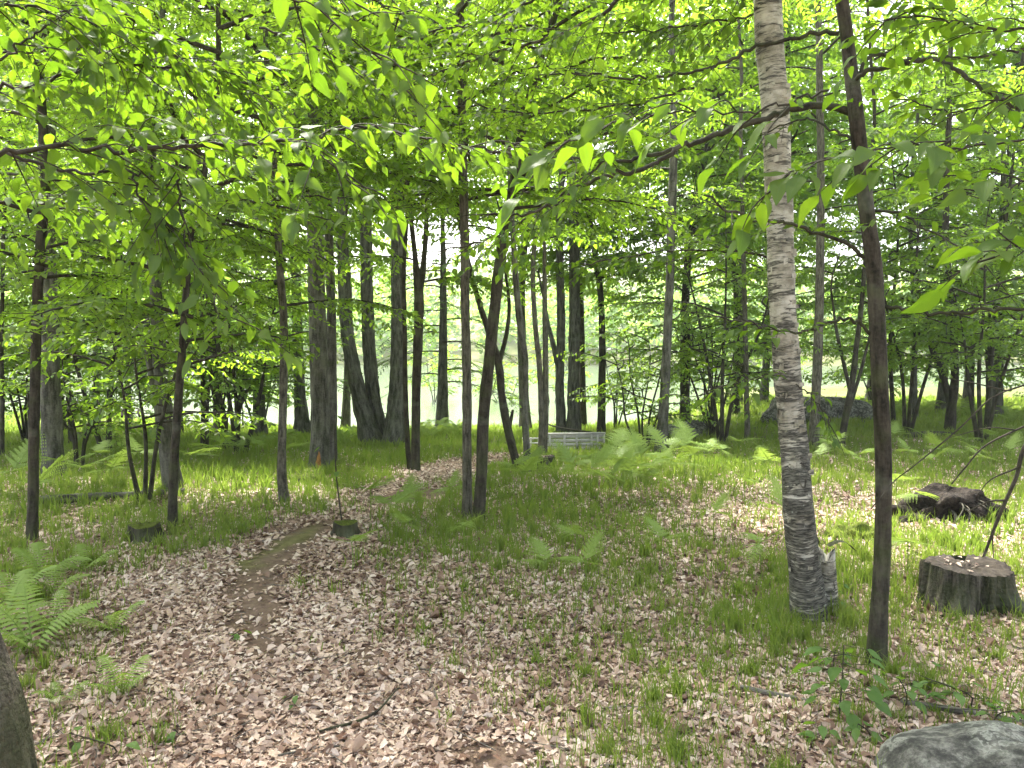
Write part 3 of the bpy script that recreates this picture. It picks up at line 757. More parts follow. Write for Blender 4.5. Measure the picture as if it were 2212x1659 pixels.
# --- multi-stemmed shrubs, saplings -----------------------------------------------------------
def shrub(label, X, Y, H, nst, spread, nb, blen, leafL=.08, z0=.6, seed=0, leafm='leaf', name='understory_shrub', cat='shrub', group=None, dens=.68, d=None, lean=0.0):
    r = np.random.default_rng(seed)
    base = gnd(X, Y) if d is None else np.array([at(X, Y, d)[0], d, float(terr(at(X, Y, d)[0], d))])
    root = thing(name, label, cat, base, group)
    bag = Bag()
    for k in range(nst):
        az = 6.283 * k / nst + r.uniform(-.4, .4); sp = spread * r.uniform(.4, 1.1)
        p = [base + [0.05 * math.cos(az), .05 * math.sin(az), -.04]]
        h = H * r.uniform(.7, 1.05)
        for t in (.3, .6, .85, 1.0):
            p.append(base + [(lean + sp * math.cos(az)) * t + r.normal(0, .05), sp * math.sin(az) * t + r.normal(0, .05), h * t])
        S = smooth_path(np.array(p), 16)
        V, F, bp = tube(S, np.linspace(.007 + .008 * H, .005, 16), 7, .03)
        b = Bag(); b.add(V, F, .5, bp); link('stem', b.mesh('stem', [M['bark_dark']], base), root)
        crown_geometry(bag, S, base[2] + z0, S[-1, 2], max(3, nb // nst), blen, leafL, seed * 31 + k, dens=dens, gap=.12)
    o = link('foliage', bag.mesh('foliage', [M[leafm], M['twig']], base), root); o['kind'] = 'stuff'
    return root

shrub('many-stemmed pale green shrub between the plank fence and the grey leaning tree', 1390, 975, 2.3, 5, .8, 26, 1.0, .085, .5, 3)
shrub('thin-stemmed shrub left of the birch, dark stems fanning up', 1541, 943, 2.9, 7, 1.1, 30, 1.1, .09, .9, 4)
shrub('yellow-green shrub at the water edge behind the plank fence', 1330, 925, 2.6, 4, .9, 22, 1.2, .11, .5, 5)
shrub('leafy sapling clump with bare lower stems at the left, beside a dark hole', 492, 972, 2.6, 9, 1.0, 30, 1.0, .09, 1.0, 6)
shrub('sprawling young maple shrub left of the grey double-stemmed tree', 312, 1080, 2.5, 3, .7, 26, 1.0, .085, .7, 7)
shrub('low bushy shrub at the feet of the left trunks', 170, 1015, 1.9, 5, .7, 24, .9, .09, .45, 8)
shrub('bright yellow-green sapling in the light behind the slim brown tree', 560, 940, 3.0, 4, 1.0, 28, 1.3, .11, .8, 9)
shrub('dense sapling thicket behind the thick grey trunk at left', 60, 960, 3.2, 6, 1.2, 34, 1.3, .11, .5, 10)
shrub('sapling in the right distance beside the narrow forked tree', 1890, 880, 2.8, 4, 1.0, 26, 1.4, .13, .6, 12)

shrub('bright lakeside sapling behind the crooked slim tree', 1090, 905, 3.2, 4, 1.1, 24, 1.3, .12, 1.0, 13)
shrub('bright lakeside sapling seen between the thick grey trunk and the scaly trunk', 940, 905, 3.4, 3, 1.0, 22, 1.3, .12, 1.3, 14)
shrub('bright lakeside sapling behind the twin-stemmed tan tree', 1190, 905, 3.6, 3, .9, 20, 1.2, .12, 1.4, 15)

shrub('bright slender sapling spreading layered leaves left of the big dark trunks', 520, 985, 4.6, 3, 1.2, 34, 1.5, .095, 1.3, 16, d=13.0)
shrub('bright layered sapling behind the thin dark tree at left', 230, 985, 4.8, 3, 1.2, 34, 1.5, .095, 1.2, 17, d=13.5)
shrub('bright layered sapling left of the birch, far behind the pole tree', 1560, 930, 4.6, 3, 1.2, 34, 1.5, .10, 1.2, 18, d=15.0)
shrub('bright layered sapling in the gap right of the dark leaning trunk', 1960, 930, 4.6, 3, 1.2, 34, 1.5, .10, 1.2, 19, d=15.5)
shrub('bright layered sapling near the right edge of the wood', 2120, 930, 4.4, 3, 1.2, 32, 1.5, .10, 1.1, 20, d=13.5)

# --- conifers in the shade ---------------------------------------------------------------------
def conifer(label, X, Y, d, H, nb, blen, seed):
    p = at(X, Y, d); base = np.array([p[0], d, float(terr(p[0], d))])
    root = thing('hemlock_tree', label, 'conifer', base)
    pts = smooth_path(np.array([base - [0, 0, .1], base + [.05, 0, H * .5], base + [0, .05, H]]), 30)
    V, F, bp = tube(pts, np.linspace(.16, .02, 30), 10, .03, .4, seed=seed)
    b = Bag(); b.add(V, F, .5, bp); link('trunk', b.mesh('trunk', [M['bark_grey']], base), root)
    b = Bag()
    crown_geometry(b, pts, base[2] + 1.3, base[2] + H - .1, nb, blen, .15, seed, droop=.42, up=.12, dens=.45, shape='cone', needle=True, gap=.05)
    o = link('crown', b.mesh('crown', [M['needle'], M['twig']], base), root); o['kind'] = 'stuff'
conifer('dark drooping hemlock behind the slim brown tree at left centre', 560, 940, 19.5, 8.5, 34, 2.6, 21)
conifer('hemlock with dark low boughs behind the straight scaly trunk', 955, 930, 21, 8.0, 32, 2.6, 22)
conifer('pale feathery pine at the right edge of the wood', 2150, 880, 20, 9.0, 22, 2.4, 23)
conifer('small dark hemlock seen between the narrow fork and the dark trunk', 1880, 880, 27, 5.0, 22, 2.0, 24)

# --- background trees: a few kinds, copied -----------------------------------------------------
def proto_tree(H, r0, z0, nb, blen, leafL, seed, leafm, bark, dens=1.0):
    r = np.random.default_rng(seed)
    pts = np.array([[0, 0, -.1], [r.normal(0, .1), r.normal(0, .1), H * .3], [r.normal(0, .25), r.normal(0, .25), H * .65], [r.normal(0, .3), r.normal(0, .3), H]])
    S = smooth_path(pts, 30)
    V, F, bp = tube(S, np.linspace(r0, r0 * .2, 30), 9, .03, .4, seed=seed)
    b = Bag(); b.add(V, F, .5, bp); tm = b.mesh('trunk', [M[bark]])
    b = Bag(); crown_geometry(b, S, z0, H - .1, nb, blen, leafL, seed, dens=dens, gap=.1)
    return tm, b.mesh('crown', [M[leafm], M['twig']])
MARKS = [(0, 'left edge'), (72, 'slim left-edge tree'), (112, 'thick left trunk'), (358, 'double-stemmed tree'), (611, 'bent-foot tree'), (690, 'big fissured trunk'), (790, 'leaning pair'), (901, 'forked slim tree'),
         (1008, 'scaly brown trunk'), (1110, 'crooked slim tree'), (1240, 'plank fence'), (1436, 'grey leaning tree'), (1612, 'thin pole tree'), (1716, 'birch'), (1902, 'dark leaning tree'), (2055, 'forked dark tree'), (2212, 'right edge')]
ORD = ['nearest', 'second nearest', 'third nearest', 'fourth nearest', 'fifth nearest', 'sixth nearest', 'seventh nearest', 'eighth nearest', 'ninth nearest', 'tenth nearest', 'eleventh nearest', 'twelfth nearest'] + [f'{w}teenth nearest' for w in ('thir', 'four', 'fif', 'six', 'seven', 'eigh', 'nine')]
SPOTS = []
def spot(o, what, short): SPOTS.append((o, what, short))
def name_spots():
    gaps = {}
    for o, what, short in SPOTS:
        x, y = o.location[0], o.location[1]; X = 1106 + FPX * x / y
        k = int(np.clip(np.searchsorted([m[0] for m in MARKS], X), 1, len(MARKS) - 1))
        gaps.setdefault((what, k), []).append((y, o, short))
    for (what, k), L in gaps.items():
        L.sort(key=lambda t: t[0])
        for i, (y, o, short) in enumerate(L):
            where = f'between the {MARKS[k - 1][1]} and the {MARKS[k][1]}'
            o['label'] = f'{what} {where}' if len(L) == 1 else f'{ORD[min(i, len(ORD) - 1)]} {short} {where}'
KINDS = {
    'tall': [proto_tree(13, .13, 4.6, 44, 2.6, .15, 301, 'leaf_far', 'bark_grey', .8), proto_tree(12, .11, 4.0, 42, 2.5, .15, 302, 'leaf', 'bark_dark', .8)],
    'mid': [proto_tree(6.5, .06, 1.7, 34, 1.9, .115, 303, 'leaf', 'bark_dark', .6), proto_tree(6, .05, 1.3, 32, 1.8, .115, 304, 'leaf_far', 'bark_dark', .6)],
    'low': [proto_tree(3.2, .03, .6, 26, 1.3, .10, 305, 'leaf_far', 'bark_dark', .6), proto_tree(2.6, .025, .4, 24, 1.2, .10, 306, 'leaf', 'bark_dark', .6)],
}
def put(kind, x, y, label, group, name='background_tree', cat='tree', sc=1.0):
    tm, cm = random.choice(KINDS[kind])
    root = thing(name, label[0], cat, (x, y, float(terr(x, y))), group, random.uniform(0, 6.28))
    root.scale = (sc,) * 3
    link('trunk', tm, root)
    o = link('crown', cm, root); o['kind'] = 'stuff'
    spot(root, *label)

def zone(n, kind, X0, X1, y0, y1, label, group, name='background_tree', cat='tree', s0=.8, s1=1.2, seed=0, mind=1.0):
    r = random.Random(seed); got = []
    tries = 0
    while len(got) < n and tries < 4000:
        tries += 1
        y = r.uniform(y0, y1); x = (r.uniform(X0, X1) - 1106) / FPX * y
        if y > shore_y(x) - .6 or any(math.hypot(x - a, y - b) < mind for a, b in got): continue
        got.append((x, y)); put(kind, x, y, label, group, name, cat, r.uniform(s0, s1))

zone(7, 'mid', -250, 560, 13, 24, ('slender leafy left tree', 'slender left tree'), 'slender trees in the left background', seed=1, mind=1.6)
zone(6, 'low', -150, 560, 12, 23, ('low leafy sapling in the undergrowth', 'low sapling'), 'saplings in the left undergrowth', 'sapling', 'sapling', seed=2, mind=1.3)
zone(3, 'tall', -300, 620, 20, 27, ('tall tree far back', 'tall far tree'), 'tall trees before the lake on the left', seed=3, mind=2.2)
zone(3, 'tall', 620, 1180, 20.5, 24.5, ('tall tree at the lake edge', 'tall lakeside tree'), 'tall lakeside trees behind the centre trunks', seed=4, mind=1.8)
zone(3, 'tall', 1290, 1700, 19, 30, ('tall tree by the lake', 'tall bank tree'), 'tall lakeside trees right of the fence', seed=5, mind=2)
zone(7, 'mid', 1480, 2300, 15, 30, ('slender leafy right tree', 'slender right tree'), 'slender trees right of the birch', seed=6, mind=1.8)
zone(3, 'tall', 1500, 2500, 21, 40, ('tall tree deep in the woods', 'tall deep-wood tree'), 'tall trees deep in the right woods', seed=7, mind=2.4)
zone(7, 'low', 1500, 2400, 16, 32, ('leafy sapling on the fern slope', 'fern-slope sapling'), 'saplings on the right fern slope', 'sapling', 'sapling', seed=8, mind=1.6)

for X, y in ((1300, 19.5), (1260, 23.0), (1690, 19.0), (130, 21.0), (-40, 18.0), (2090, 23.0), (2240, 19.0)):
    x = (X - 1106) / FPX * y; put('tall', x, y, ('tall tree standing before the lake', 'tall lake tree'), 'tall trees standing before the lake', sc=.95)

# ------------------------------------------------------------------ close branches whose leaves can be told apart
def rich_leaf(seed, L=1.0, W=.56, fold=.16, curl=.25, n=7, lm='leaf_big'):
    r = np.random.default_rng(seed)
    t = np.linspace(0, 1, n); w = W * .5 * np.sin(np.pi * t ** .72) ** .9 * (1 - .25 * t); w[0] = .004; w[-1] = .004
    z = -curl * t ** 2 + .03 * np.sin(t * 7 + r.uniform(0, 6)); tw = r.normal(0, .12)
    V = []; B = []
    for i in range(n):
        for s in (-1, -.5, 0, .5, 1):
            V.append([t[i] * L, s * w[i], z[i] + abs(s) * w[i] * fold * 2 * (1 if abs(s) < .9 else .75) + s * w[i] * tw * t[i] * 2 + .012 * math.sin(9 * t[i] + 4 * s)]); B.append([t[i], s * w[i] / (W * .5), 0])
    V = np.array(V)
    i = (np.arange(n - 1)[:, None] * 5 + np.arange(4)[None]).ravel()
    F = [np.stack([i, i + 1, i + 6, i + 5], -1)]
    # stalk
    sv, sf, sb = tube(np.array([[-.14, 0, .01], [-.05, 0, .004], [.02, 0, 0]]), [.012, .012, .01], 3, cap=False)
    b = Bag(); b.add(V, F, .5, np.array(B)); b.add(sv, sf, .5, sb)
    return b.mesh('leaf', [M[lm]])
M['leaf_low'] = leaf_material('leaf_seedling', (0.06, 0.125, 0.03), (0.10, 0.175, 0.05), (0.16, 0.32, 0.02), (0.28, 0.45, 0.03), 0.4, 0.03, True, True, 0.4)
LEAF = [rich_leaf(k, 1, w, f, c) for k, (w, f, c) in enumerate([(.56, .14, .2), (.6, .2, .3), (.52, .1, .12), (.58, .24, .4), (.5, .16, .28), (.62, .12, .34)])]

LEAF_LOW = [rich_leaf(k + 20, 1, w, .1, .2, lm='leaf_low') for k, w in enumerate((.66, .72, .6))]
def place_leaf(parent, base, p, A, Nn, L, rnd, lib=None):
    A = A / np.linalg.norm(A); B = np.cross(Nn, A); B /= np.linalg.norm(B) + 1e-9; Nn = np.cross(A, B)
    o = bpy.data.objects.new('leaf', rnd.choice(lib or LEAF))
    o.parent = parent
    p = p - base
    o.matrix_basis = Matrix(((A[0] * L, B[0] * L, Nn[0] * L, p[0]), (A[1] * L, B[1] * L, Nn[1] * L, p[1]), (A[2] * L, B[2] * L, Nn[2] * L, p[2]), (0, 0, 0, 1)))
    COL.objects.link(o)

LEAFK = .84
def leafy_branch(root, base, px, w0, w1, seed, twigs, tl, leafL, droop=.45, sub='branch', start=.1, max_leaves=260, bark='twig', tilt=0.35, updown=(-.5, .5), facing=0.0):
    """px rows (X, Y, distance): one branch with side twigs; its leaves become parts of root"""
    r = np.random.default_rng(seed); rr = random.Random(seed)
    P = smooth_path(np.array([at(*q) for q in px]), max(14, 5 * len(px)))
    n = len(P)
    P[1:-1] += r.normal(0, .006, (n - 2, 3))
    dm = P[:, 1].mean()
    V, F, bp = tube(P, np.linspace(w0, w1, n) * .5 / FPX * dm, 7, .04)
    b = Bag(); b.add(V, F, .5, bp); link(sub, b.mesh(sub, [M[bark]], base), root)
    T = nrm(np.gradient(P, axis=0)); zz = np.array([0, 0, 1.0])
    cnt = 0; tw = Bag()
    jobs = []
    for j in range(twigs):
        q = start + (1 - start) * (j + r.uniform(.1, .9)) / twigs
        f = q * (n - 1); k = min(int(f), n - 2); p0 = P[k] + (P[k + 1] - P[k]) * (f - k)
        sgn = 1 if j % 2 else -1
        side = np.cross(T[k], zz); side /= np.linalg.norm(side) + 1e-9
        td = nrm(T[k] * r.uniform(.5, 1.0) + side * sgn * r.uniform(.4, 1.0) + zz * r.uniform(*updown))
        jobs.append((p0, td, tl * r.uniform(.55, 1.2) * (1.1 - .5 * q)))
    jobs.append((P[-1], T[-1], tl * .7))
    for (p0, td, ln) in jobs:
        m = max(2, int(ln / (leafL * .46)))
        kink = r.normal(0, .08, 3)
        tp = np.array([p0, p0 + (td + kink) * ln * .5, p0 + td * ln - zz * ln * .12 * (1 + droop)])
        S = smooth_path(tp, 7)
        V, F, bp = tube(S, np.linspace(.0026, .001, 7), 4, cap=False); tw.add(V, F, .5, bp)
        ps = np.cross(td, zz); ps /= np.linalg.norm(ps) + 1e-9
        for i in range(m + 1):
            if cnt >= max_leaves: break
            q = min((i + .6) / m, 1.0); f = q * 6; k = min(int(f), 5); p = S[k] + (S[k + 1] - S[k]) * (f - k)
            alt = 1 if i % 2 else -1
            if i == m: A = td + zz * r.normal(-droop, .25)
            else: A = td * .55 + ps * alt * r.uniform(.5, 1.0) + zz * r.normal(-droop * .62, .3) + r.normal(0, .15, 3)
            Nn = zz + r.normal(0, tilt, 3) + np.array([0, -facing, 0])
            A = nrm(A)
            L = leafL * LEAFK * r.uniform(.6, 1.18)
            place_leaf(root, base, p + A * L * .12, A, Nn, L, rr); cnt += 1
    link('twig', tw.mesh('twig', [M['twig']], base), root)['kind'] = 'stuff'
    return P

# limbs of the dark tree, traced in place at its own distance
DK = dict(droop=.3, tilt=.35, bark='bark_dark', sub='limb')
def dlimb(pts, w0, w1, seed, twigs, tl=.34, leafL=.075, d1=None, **k):
    d1 = DD if d1 is None else d1; n = len(pts)
    px = [(x, y, DD + (d1 - DD) * i / (n - 1)) for i, (x, y) in enumerate(pts)]
    return leafy_branch(dark, Dbase, px, w0, w1, seed, twigs, tl, leafL, **{**DK, **k})
dlimb([(1812, 72), (1758, 72), (1691, 88), (1641, 97), (1591, 123), (1525, 147), (1470, 160), (1350, 168), (1270, 160), (1154, 163)], 9, 3, 41, 10, d1=4.4, max_leaves=48, start=.35)
dlimb([(1850, 172), (1868, 155), (1925, 143), (1991, 130), (2025, 130), (2075, 157), (2125, 193), (2230, 250)], 11, 6, 42, 7, d1=3.4, max_leaves=36, start=.3)
dlimb([(1855, 167), (1875, 123), (1908, 122), (1941, 128), (2025, 125), (2125, 125), (2230, 100)], 8, 5, 43, 7, d1=4.1, max_leaves=36, start=.35)
dlimb([(1840, 245), (1791, 230), (1725, 233), (1681, 247), (1608, 270), (1575, 283), (1491, 310), (1464, 320), (1387, 367), (1320, 380), (1254, 403), (1197, 443), (1137, 460), (1054, 463)], 17, 4, 44, 12, d1=3.6, max_leaves=54, start=.45)
dlimb([(1462, 321), (1400, 335), (1320, 350), (1287, 342), (1220, 342), (1137, 333), (1037, 322), (970, 310)], 10, 4, 45, 8, d1=3.3, max_leaves=30, start=.3)
dlimb([(1866, 555), (1825, 523), (1758, 503), (1691, 480), (1598, 462), (1525, 423)], 10, 4, 46, 6, d1=3.3, max_leaves=30, start=.35)
dlimb([(1888, 722), (1851, 695), (1808, 691), (1768, 708), (1721, 716), (1665, 711), (1618, 696), (1558, 686)], 8, 3, 47, 6, d1=3.4, max_leaves=24, start=.4)
dlimb([(1905, 660), (1958, 668), (2008, 678), (2075, 676), (2141, 670), (2240, 668)], 9, 6, 48, 3, d1=3.2, max_leaves=9, start=.5)
dlimb([(1890, 455), (1945, 462), (1985, 490), (2041, 515), (2120, 560)], 7, 3, 49, 6, d1=3.3, max_leaves=28, start=.3)
dlimb([(1838, 300), (1781, 270), (1728, 257), (1650, 290)], 6, 3, 50, 3, d1=4.4, max_leaves=5, start=.6)

def over(label, rows, seed, group=None):
    """an overhanging branch that enters the picture; rows of (px, w0, w1, twigs, twig length, leaf length, options)"""
    base = at(*rows[0][0][0])
    root = thing('overhanging_branch', label, 'branch', base, group)
    for i, (px, w0, w1, tw, tl, lf, kw) in enumerate(rows):
        leafy_branch(root, base, px, w0, w1, seed * 10 + i, tw, tl, lf, **kw)
    return root

over('longest dark branch reaching in from the left edge, thick with hanging leaves', [
    ([(-160, 350, 2.1), (0, 328, 2.2), (117, 315, 2.3), (253, 325, 2.35), (400, 315, 2.4), (533, 310, 2.45), (650, 300, 2.5), (771, 272, 2.55), (847, 285, 2.6), (970, 312, 2.7), (1070, 328, 2.8)], 11, 4, 34, .34, .082, dict(droop=.75, max_leaves=295, updown=(-.55, .25), tilt=.5)),
    ([(650, 300, 2.5), (700, 340, 2.45), (740, 380, 2.4), (770, 400, 2.4)], 4, 2, 6, .25, .085, dict(droop=.85, max_leaves=50, updown=(-.7, .1), tilt=.5))], 60)
over('lower left branch below the longest one, ending in a hanging curtain of leaves', [
    ([(-160, 330, 2.3), (0, 337, 2.4), (67, 350, 2.45), (143, 367, 2.5), (213, 372, 2.5), (300, 368, 2.55), (383, 360, 2.6), (443, 353, 2.6)], 10, 4, 10, .26, .08, dict(droop=.8, max_leaves=90, updown=(-.8, .1), tilt=.5)),
    ([(283, 372, 2.55), (300, 420, 2.5), (325, 462, 2.5), (370, 500, 2.5)], 5, 2, 12, .3, .08, dict(droop=.9, max_leaves=90, updown=(-.6, .2), tilt=.5, start=.2)),
    ([(370, 330, 2.5), (387, 390, 2.5), (393, 483, 2.5), (413, 553, 2.5), (443, 603, 2.5), (467, 643, 2.5), (510, 690, 2.5)], 6, 2, 12, .26, .08, dict(droop=.9, max_leaves=80, updown=(-.4, .2), start=.05, tilt=.5))], 61)
over('upper left branch running level a little above the longest one', [
    ([(-160, 200, 2.6), (0, 187, 2.7), (83, 180, 2.7), (133, 163, 2.75), (187, 147, 2.8), (267, 140, 2.85), (367, 145, 2.9), (467, 143, 3.0), (583, 130, 3.0)], 9, 3, 28, .40, .08, dict(droop=.5, max_leaves=290, updown=(-.5, .4), tilt=.5))], 62)
over('dark twiggy branch across the top left corner', [
    ([(-150, 0, 2.3), (0, 10, 2.4), (100, 20, 2.45), (153, 33, 2.5), (213, 63, 2.6), (215, 110, 2.6)], 8, 3, 22, .36, .078, dict(droop=.5, max_leaves=250, updown=(-.6, .4), tilt=.5)),
    ([(0, 130, 2.4), (60, 85, 2.45), (118, 52, 2.5)], 6, 3, 5, .25, .078, dict(droop=.5, max_leaves=30, tilt=.5))], 63)
over('slanting branch coming down from the top left of the picture', [
    ([(150, -60, 2.5), (213, 0, 2.6), (283, 43, 2.7), (333, 83, 2.8), (400, 130, 2.9), (460, 157, 3.0), (540, 215, 3.1)], 7, 3, 28, .40, .08, dict(droop=.5, max_leaves=290, updown=(-.5, .4), tilt=.5))], 64)
over('close spray of large drooping leaves at the top, left of centre', [
    ([(520, -70, 1.7), (620, -10, 1.75), (720, 40, 1.8), (800, 110, 1.8), (840, 150, 1.8)], 4, 2, 9, .26, .080, dict(droop=.55, max_leaves=60, updown=(-.4, .3), tilt=.4)),
    ([(620, -40, 1.75), (720, -20, 1.8), (820, 10, 1.8), (860, 40, 1.85)], 4, 2, 6, .2, .078, dict(droop=.55, max_leaves=40, tilt=.4))], 65)
over('bright branch arching down from the top centre', [
    ([(1380, -50, 3.6), (1337, 0, 3.6), (1304, 27, 3.65), (1237, 60, 3.7), (1170, 87, 3.8), (1087, 107, 3.9), (1004, 137, 4.0), (900, 170, 4.1)], 9, 3, 26, .42, .078, dict(droop=.4, max_leaves=270, updown=(-.4, .4)))], 66)
over('thin bright branch above the arching one, at the top edge', [
    ([(1200, -40, 4.0), (1147, 0, 4.0), (1104, 27, 4.05), (1037, 50, 4.1), (940, 70, 4.2), (850, 110, 4.2)], 6, 3, 22, .42, .078, dict(droop=.4, max_leaves=230, updown=(-.5, .5)))], 67)
over('pale large-leaved spray hanging across the picture left of the birch', [
    ([(1790, 195, 1.95), (1700, 222, 1.95), (1600, 238, 1.95), (1480, 240, 1.95), (1360, 255, 1.95), (1260, 290, 1.95), (1200, 330, 1.95)], 5, 3, 10, .20, .098, dict(droop=.35, max_leaves=62, updown=(-.35, .1), tilt=.3, facing=.25))], 68)
over('pale large-leaved spray crossing in front of the birch and the dark trunk', [
    ([(2240, 300, 2.0), (2100, 318, 2.0), (1960, 310, 1.95), (1850, 330, 1.95), (1760, 350, 1.95), (1680, 400, 1.95)], 5, 3, 12, .20, .10, dict(droop=.4, max_leaves=64, updown=(-.45, .2), tilt=.3, facing=.25))], 69)
over('close blurred-looking spray of broad leaves at the right edge', [
    ([(2290, 500, 1.7), (2240, 515, 1.7), (2190, 535, 1.7), (2150, 555, 1.7)], 4, 2, 4, .15, .10, dict(droop=.25, max_leaves=18, updown=(-.15, .15), tilt=.25, facing=.1)),
    ([(2290, 380, 1.9), (2200, 400, 1.9), (2120, 410, 1.9)], 4, 2, 4, .2, .095, dict(droop=.4, max_leaves=20, tilt=.3, facing=.2))], 70)
over('leafy branch fanning over the top right corner', [
    ([(2300, 40, 2.5), (2180, 60, 2.6), (2060, 50, 2.7), (1960, 30, 2.8), (1900, 60, 2.9)], 6, 3, 16, .34, .08, dict(droop=.4, max_leaves=140, updown=(-.5, .4))),
    ([(2300, 190, 2.6), (2180, 215, 2.7), (2060, 240, 2.8), (1960, 215, 2.9)], 5, 3, 12, .3, .08, dict(droop=.4, max_leaves=100, updown=(-.5, .3)))], 71)
over('small drooping spray of sunlit leaves right of the birch stem', [
    ([(1720, 830, 3.9), (1752, 855, 3.85), (1785, 895, 3.8), (1800, 930, 3.8)], 3, 2, 7, .16, .068, dict(droop=.7, max_leaves=26, tilt=.5))], 72)
over('low spray of sunlit leaves left of the birch stem', [
    ([(1690, 812, 4.0), (1640, 815, 3.95), (1570, 830, 3.9), (1510, 855, 3.9)], 3, 2, 10, .24, .07, dict(droop=.5, max_leaves=44, tilt=.4))], 73)
over('bright leafy spray hanging in the centre above the leaning dark trunk', [
    ([(1330, 330, 4.6), (1240, 400, 4.6), (1140, 470, 4.7), (1050, 520, 4.8), (960, 540, 4.9)], 5, 3, 24, .5, .08, dict(droop=.4, max_leaves=240, updown=(-.5, .5)))], 74)
over('bright leafy spray in the centre between the dark limbs', [
    ([(1500, 190, 4.4), (1400, 215, 4.5), (1280, 235, 4.6), (1150, 245, 4.7), (1020, 230, 4.8), (900, 240, 4.9)], 5, 3, 28, .5, .08, dict(droop=.4, max_leaves=280, updown=(-.5, .5)))], 75)
over('bright leafy spray low between centre and birch', [
    ([(1700, 560, 4.7), (1600, 545, 4.8), (1480, 540, 4.9), (1360, 555, 5.0), (1260, 570, 5.1)], 5, 3, 22, .42, .08, dict(droop=.45, max_leaves=210, updown=(-.4, .35)))], 76)

over('bright spray of leaves behind the upper left branches', [
    ([(-60, 120, 3.6), (80, 110, 3.7), (220, 130, 3.8), (360, 190, 3.9), (480, 250, 4.0)], 5, 3, 26, .5, .08, dict(droop=.5, max_leaves=270, updown=(-.6, .5)))], 77)
over('bright spray of leaves at the left edge below the lower left branch', [
    ([(-60, 430, 3.4), (60, 440, 3.5), (180, 455, 3.6), (300, 440, 3.8)], 5, 3, 18, .42, .08, dict(droop=.6, max_leaves=230, updown=(-.5, .4)))], 78)
over('bright spray of leaves at top left of centre behind the large drooping ones', [
    ([(560, 60, 4.2), (660, 90, 4.2), (780, 160, 4.3), (860, 240, 4.4)], 5, 3, 24, .5, .08, dict(droop=.5, max_leaves=250, updown=(-.6, .5)))], 79)
over('bright spray of leaves along the top edge left of the birch', [
    ([(1680, 20, 4.6), (1580, 40, 4.6), (1460, 60, 4.7), (1340, 70, 4.8)], 5, 3, 24, .5, .08, dict(droop=.5, max_leaves=250, updown=(-.6, .5)))], 80)
over('pale sunlit spray above the big dark fissured trunk', [
    ([(430, 330, 5.0), (540, 380, 5.2), (640, 420, 5.4), (760, 430, 5.6), (860, 450, 5.8)], 5, 3, 24, .5, .08, dict(droop=.5, max_leaves=230, updown=(-.4, .4)))], 81)

# ------------------------------------------------------------------ stumps, rocks, wood on the ground
def stump(label, X, Y, r0, h, seed, name='tree_stump', side='bark_grey', top='cut', moss=0.0, hollow=0.0, sides=84, group=None):
    c = gnd(X, Y); r = np.random.default_rng(seed)
    c = c + [0, r0 * .6, 0]; c[2] = float(terr(c[0], c[1]))
    root = thing(name, label, 'tree stump', c, group)
    th = np.linspace(0, 2 * np.pi, sides, endpoint=False)
    ridges = .05 * np.sin(17 * th + 1) + .035 * np.sin(27 * th) + .035 * r.standard_normal(sides)
    lob = .10 * np.sin(3 * th + seed) + .07 * np.sin(5 * th + 2 * seed)
    rows = []; zs = np.linspace(-.05, h, 9)
    for z in zs:
        t = max(z, 0) / h
        rad = r0 * (1 + (.20 + lob * 2.2) * (1 - t) ** 2.4 + lob * .5 + ridges * (1.0 if t < .97 else .7))
        rows.append(np.stack([rad * np.cos(th), rad * np.sin(th), np.full(sides, z) + (.02 * r0 * 3 * np.sin(2 * th + 1) if t > .9 else 0)], -1))
    V = np.concatenate(rows); n = len(zs)
    i = np.arange(n - 1)[:, None] * sides; j = np.arange(sides)[None]
    F = [np.stack([i + j, i + (j + 1) % sides, i + sides + (j + 1) % sides, i + sides + j], -1).reshape(-1, 4)]
    bp = np.stack([np.tile(np.cos(th) * r0, n), np.tile(np.sin(th) * r0, n), V[:, 2]], -1)
    b = Bag(); b.add(V, F, .5, bp); link('bark_side', b.mesh('bark_side', [M[side]]), root)
    # cut face: rings towards the middle, with a rotted hollow and a split
    rr = [1.0, .93, .8, .62, .42, .22, .08]
    rows = []
    for q in rr:
        top_r = rows_top = np.linalg.norm(V[-sides:, :2], axis=1)
        z = h + (.02 * r0 * 3 * np.sin(2 * th + 1)) * q - hollow * np.exp(-((q - .0) / .45) ** 2) + r.normal(0, .007, sides) * (1 if q < .95 else 0)
        z = z - (.03 if hollow else .01) * (np.abs(np.sin((th - 1.2) / 2)) < .08)
        rows.append(np.stack([top_r * q * .995 * np.cos(th), top_r * q * .995 * np.sin(th), z - (0.002 if q == 1 else -.004)], -1))
    TV = np.concatenate(rows); n = len(rr)
    i = np.arange(n - 1)[:, None] * sides
    F = [np.stack([i + j, i + (j + 1) % sides, i + sides + (j + 1) % sides, i + sides + j], -1).reshape(-1, 4), np.arange((n - 1) * sides, n * sides)[None]]
    b = Bag(); b.add(TV, F, .5, TV * [3, 3, 1]); link('cut_face', b.mesh('cut_face', [M[top]]), root)
    if hollow > .0 or moss == 0:
        cb = Bag()
        for _ in range(26):
            a = r.uniform(0, 6.28); q = r.uniform(0, .8) * r0
            p = np.array([[q * math.cos(a), q * math.sin(a), h + .012]]); d = r.standard_normal((1, 3)) * [1, 1, .15]
            v, f = leaf_faces(p, d, np.array([[0, 0, 1.0]]) + r.normal(0, .3, (1, 3)), r.uniform(.02, .06), r.uniform(.01, .02))
            cb.add(v, f, r.uniform(.3, 1))
        link('wood_chips', cb.mesh('wood_chips', [M['litter']]), root)['kind'] = 'stuff'
    return root, c
